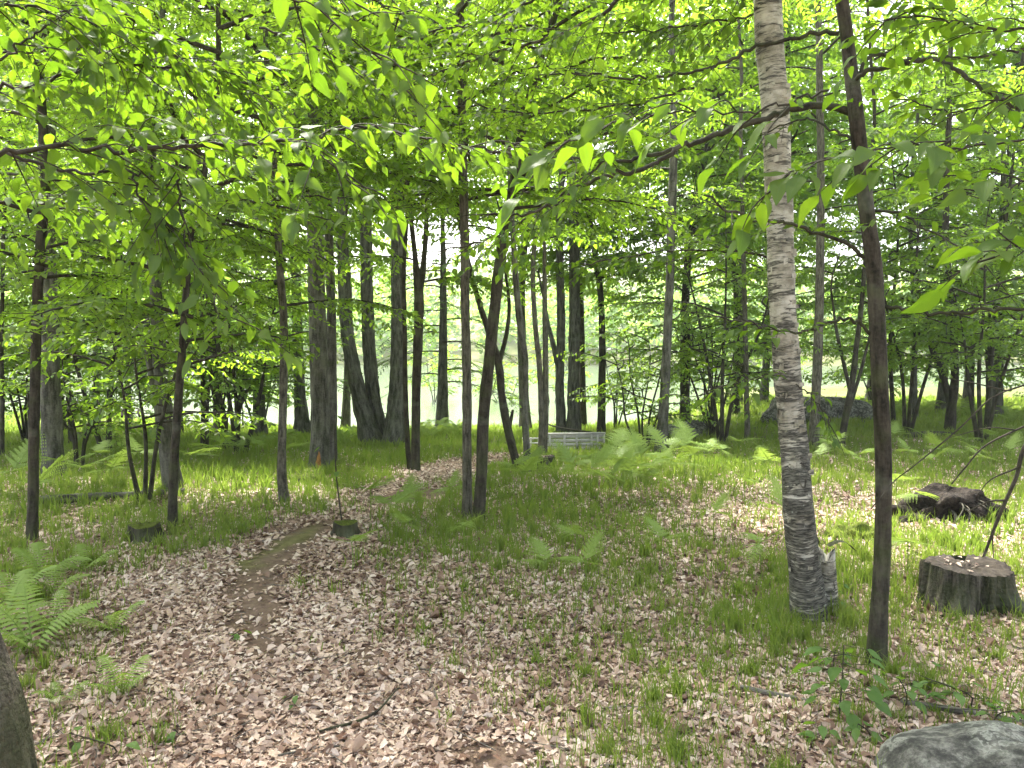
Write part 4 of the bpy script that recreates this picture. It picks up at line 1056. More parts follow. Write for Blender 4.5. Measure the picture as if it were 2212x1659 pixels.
STUMP, STC = stump('large sawn stump with fluted grey sides, right of the dark leaning tree', 2112, 1322, .235, .25, 3, hollow=.03, side='stump_bark')
stump('flat mossy stump in the grass beside the thin dark tree at left', 303, 1172, .115, .13, 5, top='moss', side='bark_dark', moss=1, sides=32)
stump('small rotten mossy stump with a sapling growing out of it by the path', 744, 1160, .095, .11, 6, top='moss', side='bark_dark', moss=1, sides=32)
stump('small hollow dark stump beside the slim grey tree at the path bend', 1176, 1012, .14, .17, 7, side='bark_dark', hollow=.1, sides=32)
stump('low broken dark stump among grass right of the slim brown tree', 655, 1040, .2, .06, 8, top='moss', side='bark_dark', moss=1, sides=28)

# broken birch stub against the birch foot, with torn bark
c = gnd(1787, 1326); c[1] -= .02
root = thing('birch_stub', 'broken white stub with torn curling bark at the right side of the birch foot', 'tree stub', c)
S = smooth_path(np.array([[*(c + [.02, 0, -.06]), .055], [*(c + [-.005, 0, .15]), .05], [*(c + [-.012, 0, .26]), .05], [*(c + [-.02, 0, .37]), .047]]), 14)
V, F, bp = tube(S[:, :3], S[:, 3], 18, .02, .1, seed=4)
V = V.copy(); top = slice(13 * 18, 14 * 18); V[top, 2] += .07 * np.sin(np.linspace(0, 4 * np.pi, 18)) * .7
b = Bag(); b.add(V, F, .5, bp + [-.05, 0, 1.4]); link('stem', b.mesh('stem', [M['birch']], c), root)
for k, (dx, ang, ln) in enumerate([(.01, .5, .17), (-.03, 2.4, .13), (-.05, 1.8, .15)]):
    t = np.linspace(0, 1, 7)[:, None]
    ctr = c + [dx - .03, -.02, .43] + np.array([math.cos(ang), -.15, 0]) * ln * t + np.array([0, 0, 1]) * (.06 * np.sin(t * 2.6) - .05 * t * (k == 0))
    v = np.concatenate([ctr + [0, .03, .015 * k], ctr - [0, .03, 0]]); i = np.arange(6)
    b = Bag(); b.add(v, [np.stack([i, i + 1, i + 8, i + 7], -1)], .3)
    link('bark_strip', b.mesh('bark_strip', [M['bark_dark']], c), root)
# peeling curls and the bark scar on the birch
def on_birch(z, ang, off=0.0):
    ctr = np.array([np.interp(z, BS[:, 2], BS[:, k]) for k in range(3)]); rad = np.interp(z, BS[:, 2], BS[:, 3])
    d = np.array([math.sin(ang), -math.cos(ang), 0])
    return ctr + d * (rad + off), d, rad
r = np.random.default_rng(8)
for k in range(60):
    z = r.uniform(.15, 2.6) if k < 48 else r.uniform(2.6, 3.5); a = r.uniform(-1.5, 1.5)
    w = r.uniform(.015, .055); hgt = r.uniform(.006, .022); rows = []
    for t in np.linspace(0, 1, 5):
        p, d, rad = on_birch(z, a + (t - .5) * w / .09, .001 + .016 * (t ** 2) * r.uniform(.6, 1.3)); rows += [p + [0, 0, hgt], p - [0, 0, hgt * (1 - .5 * t)]]
    i = np.arange(4) * 2
    b = Bag(); b.add(np.array(rows), [np.stack([i, i + 1, i + 3, i + 2], -1)], .5, np.array(rows) * [1, 1, .3] + [0, 0, 4])
    link('bark_curl', b.mesh('bark_curl', [M['birch']], Bbase), birch)
zc = at(1717, 1020, Bbase[1])[2]
V = []; n = 12
for i in range(n):
    p, d, rad = on_birch(zc + .075 * math.sin(6.283 * i / n), .05 + .28 * math.cos(6.283 * i / n), .008); V.append(p)
V = V + [on_birch(zc + .05 * math.sin(6.283 * i / n), .05 + .16 * math.cos(6.283 * i / n), .004)[0] for i in range(n)] + [on_birch(zc, .05, -.004)[0]]
i = np.arange(n)
b = Bag(); b.add(np.array(V), [np.stack([i, (i + 1) % n, n + (i + 1) % n, n + i], -1), np.stack([n + i, n + (i + 1) % n, np.full(n, 2 * n)], -1)], .5)
link('bark_scar', b.mesh('bark_scar', [M['bark_brown']], Bbase), birch)

zs = np.linspace(Gbase[2] + .0, Gbase[2] + .26, 8); V = []
for q, z in enumerate(zs):
    ctr = np.array([np.interp(z, GS[:, 2], GS[:, k]) for k in range(3)]); rad = np.interp(z, GS[:, 2], GS[:, 3]) * (1 + .5 * math.exp(-(z - Gbase[2]) / .4))
    w = .035 * (1 - abs(q / 7 - .3) * .9)
    for sx in (-1, 1): V.append(ctr + [.03 + sx * w, -rad - .02, 0])
i = np.arange(7) * 2
b = Bag(); b.add(np.array(V) + rng.normal(0, .004, (16, 3)), [np.stack([i, i + 1, i + 3, i + 2], -1)], .5)
link('bark_scar', b.mesh('bark_scar', [plain_material('orange_rotten_wood', [(.3, (.13, .06, .02)), (.7, (.36, .18, .06))], 20)], Gbase), BIG)

def rock(name, label, ctr, rad, seed, material='rock', cat='boulder', sub=40, squash=1.0, amp=.12, flat=0.0, grit=.006):
    r = np.random.default_rng(seed)
    u = np.linspace(0, 2 * np.pi, sub, endpoint=False); v = np.linspace(-.5 * np.pi * .55, .5 * np.pi, sub // 2)
    U, W = np.meshgrid(u, v)
    D = np.stack([np.cos(U) * np.cos(W), np.sin(U) * np.cos(W), np.sin(W)], -1)
    k = np.ones(U.shape)
    for q in range(9):
        a = nrm(r.standard_normal(3)); f = r.uniform(1.5, 6.5)
        k += amp / (1 + .45 * f) * 2.2 * np.sin(f * (D @ a) * 2 + r.uniform(0, 6))
    k += grit * r.standard_normal(U.shape)
    P = D * k[..., None] * np.asarray(rad)
    if flat: P[..., 2] = np.where(P[..., 2] > flat, flat + (P[..., 2] - flat) * .25, P[..., 2])
    V = P.reshape(-1, 3); n = len(v)
    i = np.arange(n - 1)[:, None] * sub; j = np.arange(sub)[None]
    F = [np.stack([i + j, i + (j + 1) % sub, i + sub + (j + 1) % sub, i + sub + j], -1).reshape(-1, 4)]
    b = Bag(); b.add(V, F, .5, V)
    o = link(name, b.mesh(name, [M[material]]), loc=ctr); tag(o, label, cat)
    return o
p = at(2140, 1659, 2.75)
rock('boulder', 'grey boulder with pale lichen rings in the lower right corner', (p[0] + .06, 2.72, -.03), (.46, .34, .22), 5, sub=72, amp=.035)
p = gnd(1495, 948); rock('boulder', 'low slab-like grey boulder sloping up behind the grey leaning tree', (p[0], p[1] + .6, p[2] - .05), (.85, .6, .34), 2, amp=.05)
p = gnd(1790, 912); rock('boulder', 'bright pale boulder behind the birch, its top catching the light', (p[0], p[1] + .8, p[2] - .05), (1.3, .8, .62), 4, amp=.06)
p = gnd(1858, 1168); rock('moss_mound', 'low mossy hummock between the birch and the dark leaning tree', (p[0], p[1] + .12, p[2] - .06), (.22, .16, .15), 6, 'moss', 'mossy mound')
p = gnd(420, 1326); rock('stone', 'small round stone among the dry leaves left of the bare path', (p[0], p[1], p[2] + .0), (.035, .028, .022), 7, 'cut', 'stone', 20)
p = gnd(455, 938); rock('root_hollow', 'black rotten hollow stump end in the undergrowth at left', (p[0], p[1], p[2]), (.2, .2, .22), 12, 'soil', 'rotten stump', 24)
# uprooted mound of dark soil and roots
p = gnd(2085, 1128); p[1] += .25; p[2] = float(terr(p[0], p[1]))
root = thing('root_mound', 'dark uprooted mound of soil and roots behind the large stump', 'root mound', p)
for (dx, dy, rx, ry, rz, sd) in ((0, 0, .36, .3, .25, 31), (-.40, -.02, .2, .16, .08, 32)):
    o = rock('soil_mass', '', (0, 0, 0), (rx, ry, rz), sd, 'soil', '', 64, amp=.12, grit=.02)
    for kk in ('label', 'category'): del o[kk]
    o.parent = root; o.location = (dx, dy, 0)
r = np.random.default_rng(4)
for k in range(12):
    a = r.uniform(-2.8, -.3); q = np.array([.3 * math.cos(a), .25 * math.sin(a), r.uniform(.05, .22)])
    P = smooth_path(np.array([q * [.7, .7, 1], q + [.04 * math.cos(a), .06 * math.sin(a), -.03], q + [.12 * math.cos(a) + r.normal(0, .06), .12 * math.sin(a), -.16]]), 8)
    V, F, bp = tube(P, np.linspace(r.uniform(.006, .018), .003, 8), 6); b = Bag(); b.add(V, F, .5, bp)
    link('root', b.mesh('root', [M['bark_brown']]), root)

def log(name, label, pts, rads, bark='dead', cat='fallen log', subs=(), sides=10):
    P = smooth_path(np.array(pts), 26); base = P[0].copy()
    root = thing(name, label, cat, base)
    V, F, bp = tube(P, np.interp(np.linspace(0, 1, 26), np.linspace(0, 1, len(rads)), rads), sides, .05)
    b = Bag(); b.add(V, F, .5, bp); link('stem', b.mesh('stem', [M[bark]], base), root)
    for (t, ln, d, r0) in subs:
        p0 = P[int(t * 25)]; d = nrm(np.array(d, float))
        q = smooth_path(np.array([p0, p0 + d * ln * .5 + [0, 0, .02], p0 + d * ln + rng.normal(0, .04, 3)]), 8)
        V, F, bp = tube(q, np.linspace(r0, r0 * .35, 8), 6, .03); b = Bag(); b.add(V, F, .5, bp)
        link('side_branch', b.mesh('side_branch', [M[bark]], base), root)
up = lambda X, Y, h: gnd(X, Y) + [0, 0, h]
log('fallen_log', 'long thin mossy log lying in the grass behind the left dark tree', [up(88, 1092, .05), up(180, 1085, .05), up(290, 1076, .04), up(400, 1066, .03)], [.05, .045, .035, .03], 'bark_grey')
log('fallen_log', 'short dark log lying in ferns below the forked dark tree at right', [up(1955, 948, .06), up(2010, 946, .08), up(2060, 944, .05)], [.05, .05, .04], 'bark_dark')
log('fallen_branch', 'grey stick lying across the litter right of the dark tree foot', [up(1945, 1530, .03), up(2040, 1545, .03), up(2130, 1556, .02), up(2250, 1580, .02)], [.012, .014, .014, .015], 'dead', 'fallen branch', [(.1, .3, (.5, -.35, 0), .006)])
log('fallen_branch', 'grey mossy stick half buried left of the broad-leaved seedling', [up(1600, 1492, .02), up(1660, 1508, .025), up(1720, 1516, .015), up(1800, 1530, .01)], [.009, .011, .011, .007], 'dead', 'fallen branch')
log('fallen_branch', 'thin dark stick in the leaf litter at the bottom of the path', [up(690, 1590, .02), up(800, 1560, .03), up(860, 1500, .03)], [.005, .006, .003], 'bark_dark', 'fallen branch')
log('fallen_branch', 'thin stick beside the moss patch at the bottom', [up(600, 1640, .015), up(690, 1625, .02), up(780, 1618, .02)], [.004, .005, .003], 'dead', 'fallen branch')
log('fallen_branch', 'short dark branch on the lawn behind the left trunks', [up(790, 998, .03), up(812, 994, .04), up(838, 990, .05)], [.012, .014, .008], 'bark_dark', 'fallen branch')
log('fallen_branch', 'forked dead branch lying in front of the plank fence', [up(1330, 962, .12), up(1290, 964, .25), up(1250, 962, .3), up(1200, 955, .34), up(1160, 944, .4)], [.03, .025, .02, .013, .006], 'bark_dark', 'fallen branch',
    [(.15, .7, (-1, -.6, -.25), .014), (.3, .8, (-1, -.7, -.3), .012), (.5, .5, (-.6, -.5, -.5), .008), (.1, .6, (-1, .1, .12), .012), (.25, .45, (-.3, -.5, -.4), .008), (.6, .3, (.3, 0, 1), .005)])
# dead arching branches at the right
def dead(label, px, w0, w1, subs=()):
    pts = np.array([at(*q) for q in px]); log('dead_branch', label, pts, [w0 * .5 / FPX * pts[:, 1].mean(), w1 * .5 / FPX * pts[:, 1].mean()], 'twig', 'dead branch', subs, 7)
dead('thick dead branch curving down behind the large stump at the right edge', [(2260, 900, 5.0), (2212, 970, 5.0), (2195, 1030, 5.0), (2160, 1110, 5.0), (2120, 1215, 5.05), (2106, 1250, 5.1)], 11, 5, [(.55, .22, (-1, 0, -.25), .008), (.6, .3, (-.2, .1, -1), .007), (.35, .4, (-.8, .1, -.5), .007)])
dead('long thin dead branch arching down from the right edge past the dark trunk', [(2260, 815, 3.6), (2208, 833, 3.6), (2141, 860, 3.55), (2075, 923, 3.5), (1975, 1006, 3.5), (1931, 1040, 3.5), (1881, 1100, 3.5)], 4.5, 2, [(.2, .3, (-1, 0, .1), .004)])
dead('dead twig drooping from the right edge above the root mound', [(2260, 905, 4.2), (2208, 923, 4.2), (2128, 963, 4.2), (2085, 1010, 4.2), (2055, 1046, 4.2)], 5, 3, [(.3, .3, (-1, 0, -.05), .004)])

# ------------------------------------------------------------------ weathered plank fence by the lake
pR, pL = gnd(1307, 971), gnd(1176, 974)
ax = pR - pL; Lf = np.linalg.norm(ax[:2]); rz = math.atan2(ax[1], ax[0])
root = thing('plank_fence', 'low weathered grey plank fence with pale upright battens by the lake', 'fence', pL, None, rz)
HF = 36 / FPX * pL[1] + .04
def box(name, parent, x0, x1, y0, y1, z0, z1, m, bev=.004):
    x0, x1, y0, y1, z0, z1 = map(float, (x0, x1, y0, y1, z0, z1)); e = bev
    V = []
    for z, s in ((z0, e), (z0 + e, 0), (z1 - e, 0), (z1, e)):
        V += [[x0 + s, y0 + s, z], [x1 - s, y0 + s, z], [x1 - s, y1 - s, z], [x0 + s, y1 - s, z]]
    F = [[0, 3, 2, 1], [12, 13, 14, 15]]
    for k in range(3):
        for i in range(4): F.append([k * 4 + i, k * 4 + (i + 1) % 4, k * 4 + 4 + (i + 1) % 4, k * 4 + 4 + i])
    V = np.array(V) + rng.normal(0, .0015, (16, 3))
    b = Bag(); b.add(V, [np.array(F)], .5, V + rng.uniform(0, 9, 3)); return link(name, b.mesh(name, [m], smooth=False), parent)
ph = (HF - .05) / 4
for k in range(4):
    box('plank', root, -.005, Lf - (.0 if k != 2 else .01), .03, .055, .0 + k * ph + .004, (k + 1) * ph - (.012 if k < 3 else .0), M['plank'])
box('cap_board', root, -.02, Lf + .012, .0, .075, HF - .048, HF - .022, M['plank'])
for t in (.09, .33, .53, .78, .88, .985):
    box('batten', root, Lf * t - .02, Lf * t + .02, .008, .028, .0, HF - .05, M['plank'])
for k, z in enumerate((HF - .12, HF - .03)):
    box('rail', root, -.42, -.022, .03, .05, z - .10, z - .075, M['plank'])
for x in (-.4, -.25, -.1): box('rail_post', root, x - .015, x + .015, .052, .075, -.05, HF - .1, M['plank'])

# ------------------------------------------------------------------ ferns
def bracken_frond(seed, np_=9, L=1.0, drop=.25):
    r = np.random.default_rng(seed); C = []; A = []; Nn = []; LL = []; W = []
    b = Bag()
    t = np.linspace(0, 1, 8); rach = np.stack([t * L, 0 * t, -.5 * drop * t ** 2 * L], -1)
    v, f, bb = tube(rach, np.linspace(.012, .004, 8) * L, 3, cap=False); b.add(v, f, .4)
    for i in range(np_):
        q = .12 + .86 * (i / np_) ** .9; pl = L * .52 * (1 - q) ** .75 + .03
        for s in (-1, 1):
            p0 = np.array([q * L, 0, -.5 * drop * q * q * L]); d = nrm(np.array([.55 + .2 * q, s * 1.0, r.normal(-.05, .08)]))
            m = max(3, int(pl / .036)); ss = (np.arange(m) + .3) / m
            for e in (-1, 1):
                pos = p0 + d * (pl * ss)[:, None] - np.array([0, 0, 1]) * (pl * .25 * ss ** 2)[:, None]
                ll = min(pl * .2, .058) * (1 - ss * .85) + .008
                pd = np.array([d[1] * e, -d[0] * e, 0])
                C.append(pos); A.append(pd + d * .45 + r.normal(0, .06, (m, 3))); Nn.append(np.tile([0, 0, 1.0], (m, 1)) + r.normal(0, .12, (m, 3))); LL.append(ll); W.append(np.maximum(ll * .46, .013))
    C, A, Nn, LL, W = map(np.concatenate, (C, A, Nn, LL, W))
    # one folded quad per leaflet
    A = nrm(A); B = nrm(np.cross(A, Nn)); Nn = np.cross(B, A)
    V = np.stack([C - B * W[:, None] * .8, C + A * LL[:, None] * .6 - B * W[:, None] * .6, C + A * LL[:, None] - Nn * LL[:, None] * .1, C + A * LL[:, None] * .6 + B * W[:, None] * .6, C + B * W[:, None] * .8], 1).reshape(-1, 3)
    k = np.arange(len(C))[:, None] * 5
    b.add(V, [k + [0, 1, 2, 3, 4]], np.repeat(r.uniform(.3, .9, len(C)), 5))
    return b.mesh('frond', [M['fern']])
def lady_frond(seed, n=22, L=1.0, arch=.5):
    r = np.random.default_rng(seed); b = Bag()
    t = np.linspace(0, 1, 10); fx = lambda t: np.stack([t * L * (1 - .15 * t), 0 * t, L * (.55 * t - arch * t ** 2.4)], -1)
    v, f, bb = tube(fx(t), np.linspace(.010, .003, 10) * L, 3, cap=False); b.add(v, f, .4)
    for i in range(n):
        q = .10 + .88 * i / n; pl = L * .25 * math.sin(math.pi * (q * .80 + .14)) ** .8
        for sg in (-1, 1):
            p0 = fx(np.array([q]))[0]; d = nrm(np.array([.35, sg * 1.0, -.1 + r.normal(0, .08)])); fw = np.array([abs(d[1]), -d[0] * sg, .05])
            ss = np.linspace(0, 1, 7); wd = np.where(np.arange(7) % 2, .68, 1.0) * .024 * L * (1 - ss) ** .7 * 1.1
            ctr = p0 + d * (pl * ss)[:, None] - np.array([0, 0, 1]) * (pl * .25 * ss ** 2)[:, None]
            v = np.concatenate([ctr + fw * wd[:, None], ctr - fw * wd[:, None]]); k = np.arange(6)
            b.add(v, [np.stack([k, k + 1, k + 8, k + 7], -1)], r.uniform(.3, 1))
    return b.mesh('frond', [M['fern']])
BR = [bracken_frond(k, 9 + k % 3, 1, .15 + .12 * k) for k in range(4)]
LF = [lady_frond(k + 9, 14 + k, 1, .35 + .12 * k) for k in range(3)]
def stalk_mesh(h):
    P = smooth_path(np.array([[0, 0, -.03], [.012, .004, h * .5], [.0, 0, h]]), 6); V, F, bp = tube(P, np.linspace(.005, .0035, 6), 4, cap=False)
    b = Bag(); b.add(V, F, .3); return b.mesh('stalk', [M['fern']])
STK = {h: stalk_mesh(h) for h in (.16, .22, .30, .38, .48)}
def bracken(x, y, label0, group, size=.42, h=.30, rz=None, rnd=random, nfr=3):
    label = label0 if isinstance(label0, str) else label0[0]
    root = thing('bracken_fern', label, 'fern', (x, y, float(terr(x, y))), group, rnd.uniform(0, 6.28) if rz is None else rz)
    if not isinstance(label0, str): spot(root, *label0)
    hh = min(STK, key=lambda k: abs(k - h)); link('stalk', STK[hh], root)
    for k in range(nfr):
        o = link('frond', rnd.choice(BR), root, (0, 0, hh - .002))
        o.scale = ((size if k == 0 else size * .78) * rnd.uniform(.85, 1.1),) * 3
        o.rotation_euler = (rnd.uniform(-.35, .35), rnd.uniform(-.95, -.25) if k == 0 else rnd.uniform(-.45, .15), (0, 1.75, -1.75, 3.1)[k] + rnd.uniform(-.3, .3))
def lady(x, y, label0, group, size=.4, n=6, rnd=random):
    label = label0 if isinstance(label0, str) else label0[0]
    root = thing('lady_fern', label, 'fern', (x, y, float(terr(x, y)) + .0), group, rnd.uniform(0, 6.28))
    if not isinstance(label0, str): spot(root, *label0)
    for k in range(n):
        o = link('frond', rnd.choice(LF), root, (0, 0, 0)); s = size * rnd.uniform(.7, 1.15); o.scale = (s, s, s)
        o.rotation_euler = (rnd.uniform(-.1, .1), -rnd.uniform(.25, .75), 6.283 * k / n + rnd.uniform(-.3, .3))
rf = random.Random(3)
def brackens(pts, label, group, size, h, jitter=0):
    for (X, Y) in pts:
        p = gnd(X, Y + 18); bracken(p[0], p[1], label, group, size * rf.uniform(.8, 1.2), h * rf.uniform(.8, 1.15), None, rf)
brackens([(1240, 1045), (1275, 1060), (1300, 1030), (1330, 1015), (1350, 1040), (1365, 1065), (1385, 1020), (1405, 1045), (1430, 1005), (1450, 1030), (1480, 1015), (1320, 1075), (1500, 1035), (1410, 1075), (1530, 1000), (1290, 1090), (1260, 1025), (1345, 1060), (1395, 1055), (1460, 1060), (1370, 1000), (1490, 1000)],
         ('pale bracken fern in the middle clump', 'pale clump bracken'), 'bracken clump in the middle', .42, .34)
brackens([(1110, 1045), (1130, 1065), (1150, 1050)], ('bracken fern at the path bend', 'path-bend bracken'), 'bracken by the path bend', .36, .28)
brackens([(800, 1110), (840, 1125), (880, 1105), (900, 1120), (855, 1150)], ('bracken fern beside the sapling stump', 'stump-side bracken'), 'bracken beside the sapling stump', .34, .26)
for (X, Y, lab) in [(880, 1170, 'small yellow-green bracken sprig below the path-side bracken'), (975, 1080, 'single bracken sprig left of the scaly brown trunk'), (1000, 1175, 'low flat bracken in front of the scaly brown trunk'), (1180, 1262, 'bright low bracken sprig in the leaf litter at picture centre'),
                    (1265, 1262, 'second bright bracken sprig, right of the one at picture centre'), (1245, 1195, 'bracken sprig among grass above the two bright sprigs'), (1430, 1205, 'small lone bracken sprig in the grass left of the birch'), (1540, 1140, 'flat bracken spray among tall grass left of the birch'),
                    (1640, 1215, 'large bracken with layered fronds at the left of the birch foot'), (1610, 1060, 'bracken in dry leaves left of the birch stem'), (1660, 1010, 'upright bracken close behind the birch stem'), (1690, 1130, 'bracken half hidden by the birch stem'),
                    (1985, 1095, 'bracken growing against the left of the root mound'), (1960, 1215, 'yellowish bracken beyond the dark tree foot'), (1935, 1060, 'bracken right beside the dark leaning trunk'), (760, 1215, 'small bracken sprig on the litter below the sapling stump')]:
    p = gnd(X, Y + 22); bracken(p[0], p[1], lab, None, .36 if X > 1600 else .28, .24 if X > 1600 else .2, None, rf)
brackens([(1560, 985), (1590, 975), (1640, 980), (1700, 960), (1770, 1000), (1800, 985), (1840, 1000), (1790, 960), (1870, 1010), (1930, 960), (1960, 990), (2000, 965), (2030, 985), (2080, 960), (2110, 985), (2150, 950), (2180, 990), (2010, 1010), (2120, 1020), (1680, 940)],
         ('bracken fern on the shaded right slope', 'slope bracken'), 'bracken on the right slope', .36, .26)
brackens([(120, 1045), (180, 1050), (240, 1035), (300, 1010), (450, 990), (480, 985), (520, 975), (560, 985), (600, 965), (420, 1000), (210, 1010), (30, 1060), (80, 1075), (340, 985), (640, 975)],
         ('fern in the grass among left trunks', 'grassland fern'), 'ferns among the left trunks', .48, .3)
for (X, Y, n, s, lab) in [(90, 1235, 5, .36, 'upright yellow-green fern at the far left, behind the other close ferns'), (30, 1290, 6, .38, 'close fern at the left edge with long pointed fronds'), (115, 1270, 5, .34, 'light fern right of the left-edge fern, arching over litter'),
                          (70, 1390, 7, .40, 'bright fern with many fronds above the close leaning trunk'), (10, 1340, 5, .36, 'fern cut by the left frame edge'), (110, 1345, 5, .32, 'small bright fern in front of the left cluster'), (245, 1345, 5, .26, 'isolated darker fern in the leaf litter right of the close ferns'),
                          (260, 1480, 5, .22, 'little fern sprig in the dry leaves at lower left'), (180, 1215, 5, .3, 'fern below the flat mossy stump'), (130, 1500, 4, .2, 'tiny fern sprig near the close leaning trunk')]:
    p = gnd(X, Y + 20); lady(p[0], p[1], lab, None, s, n, rf)
for (X, Y) in [(900, 930), (915, 925), (930, 930), (945, 928), (960, 926), (975, 930), (990, 932), (780, 940), (740, 950), (985, 922), (925, 938)]:
    p = gnd(X, Y + 10); lady(p[0], p[1], ('sunlit yellow-green fern on the lake bank', 'lake-bank fern'), 'ferns on the lake bank', rf.uniform(.45, .65), 6, rf)
for (X, Y) in [(1900, 885), (1925, 880), (1950, 890), (1985, 885), (2020, 880), (1880, 895), (2060, 880), (2090, 890), (1860, 880), (2120, 900), (2160, 890), (2190, 905)]:
    p = gnd(X, Y + 8); lady(p[0], p[1], ('bright fern in the right clearing', 'clearing fern'), 'ferns in the right clearing', rf.uniform(.5, .8), 6, rf)

# ------------------------------------------------------------------ broad-leaved seedlings
def seedling(label, X, Y, H, leaves, leafL, seed, name='seedling', spread=.6, thick=.004):
    r = np.random.default_rng(seed); rr = random.Random(seed); c = gnd(X, Y); root = thing(name, label, 'seedling', c)
    S = smooth_path(np.array([c - [0, 0, .02], c + [r.normal(0, .02 + .05 * H), 0, H * .5], c + [r.normal(-.08 * H, .04 + .06 * H), r.normal(0, .03), H]]), 10)
    V, F, bp = tube(S, np.linspace(thick, max(.0018, thick * .55), 10), 5); b = Bag(); b.add(V, F, .5, bp); link('stem', b.mesh('stem', [M['twig']], c), root)
    for i in range(leaves):
        q = .35 + .65 * i / max(leaves - 1, 1); p = S[int(q * 9)]; a = i * 2.4 + r.uniform(-.4, .4)
        d = np.array([math.cos(a), math.sin(a), r.normal(.05, .2)]); reach = spread * H * (.25 + .4 * r.random()) * (1.15 - q * .5)
        e = p + d * reach
        V, F, bp = tube(np.array([p, e]), [.0016, .001], 3, cap=False); b = Bag(); b.add(V, F, .5, bp); link('leaf_stalk', b.mesh('leaf_stalk', [M['twig']], c), root)
        place_leaf(root, c, e, d + np.array([0, 0, -.35]), np.array([0, 0, 1.0]) + r.normal(0, .25, 3), leafL * r.uniform(.8, 1.3), rr, LEAF_LOW)
seedling('tall broad-leaved seedling in front of the dark tree foot', 1810, 1565, .34, 27, .072, 1, spread=.8)
seedling('low broad-leaved seedling above the grey stick at right', 1955, 1535, .15, 13, .062, 2, spread=1.2)
seedling('spreading seedling over the grey stick near the boulder', 2070, 1545, .16, 15, .066, 3, spread=1.3)
seedling('small seedling at the left of the boulder', 1790, 1610, .07, 8, .058, 4, spread=1.5)
seedling('small round-leaved seedling on litter beside the boulder edge', 1885, 1598, .07, 8, .055, 5, spread=1.5)
seedling('thin seedling with few leaves beyond the large stump foot', 2140, 1575, .12, 10, .055, 6, spread=1.1)
seedling('seedling with pale leaves between the birch foot and the dark tree', 1800, 1455, .12, 11, .05, 7, spread=1.1)
seedling('leafy sprig beside the sprawling bare twigs at the birch stub', 1825, 1330, .22, 6, .05, 8, spread=.6)
seedling('thin sapling growing from the small rotten stump by the path', 742, 1150, 1.0, 6, .05, 9, spread=.3, thick=.0075)
seedling('tiny maple seedling in the path litter', 395, 1590, .04, 3, .06, 10, spread=1.2)
seedling('tiny seedling in the litter on the near path', 610, 1530, .05, 3, .045, 11, spread=1.0)
seedling('yellow-green sprig on bare soil of the path', 500, 1385, .05, 4, .045, 12, spread=1.0)
seedling('tiny green seedling on the dry leaves left of the path', 225, 1640, .09, 4, .05, 13, spread=1.0)

# ------------------------------------------------------------------ dry leaves on the floor
def lobed_leaf(seed):
    """a dry oak-like leaf: lobed outline, curled"""
    r = np.random.default_rng(seed); n = 18; th = np.linspace(0, 2 * np.pi, n, endpoint=False)
    rad = .5 * (1 + .24 * np.cos(7 * th + r.uniform(0, 1)) + .1 * r.standard_normal(n)); x = rad * np.cos(th) * 1.0; y = rad * np.sin(th) * .62
    cu = r.uniform(.5, 1.4); z = cu * (y ** 2) * 1.4 + r.uniform(-.5, .9) * x ** 2 + .07 * r.standard_normal(n)
    V = np.concatenate([np.stack([x, y, z], -1), np.stack([x * .5, y * .5, z * .3 + .02 * r.standard_normal(n)], -1), [[0, 0, -.01]]])
    i = np.arange(n)
    b = Bag(); b.add(V, [np.stack([i, (i + 1) % n, n + (i + 1) % n, n + i], -1), np.stack([n + i, n + (i + 1) % n, np.full(n, 2 * n)], -1)], .5)
    return b.mesh('fallen_leaf', [M['litter_near']])
FL = [lobed_leaf(k) for k in range(10)]
r = np.random.default_rng(77); n = 0; rr = random.Random(5)
while n < 300:
    y = 2.55 + 2.3 * r.random() ** 1.6; x = r.uniform(-.72, .72) * y
    g = float(grass_amount(x, y))
    if r.random() < g * .7: continue
    o = bpy.data.objects.new('fallen_leaf', FL[n % 10]); s = r.uniform(.04, .08); o.scale = (s, s, s * r.uniform(.5, 1.2))
    o.location = (x, y, float(terr(x, y)) + .012 + .012 * r.random()); o.rotation_euler = (r.normal(0, .35) + (math.pi if r.random() < .4 else 0), r.normal(0, .35), r.uniform(0, 6.28)); o.parent = GROUND
    COL.objects.link(o); n += 1

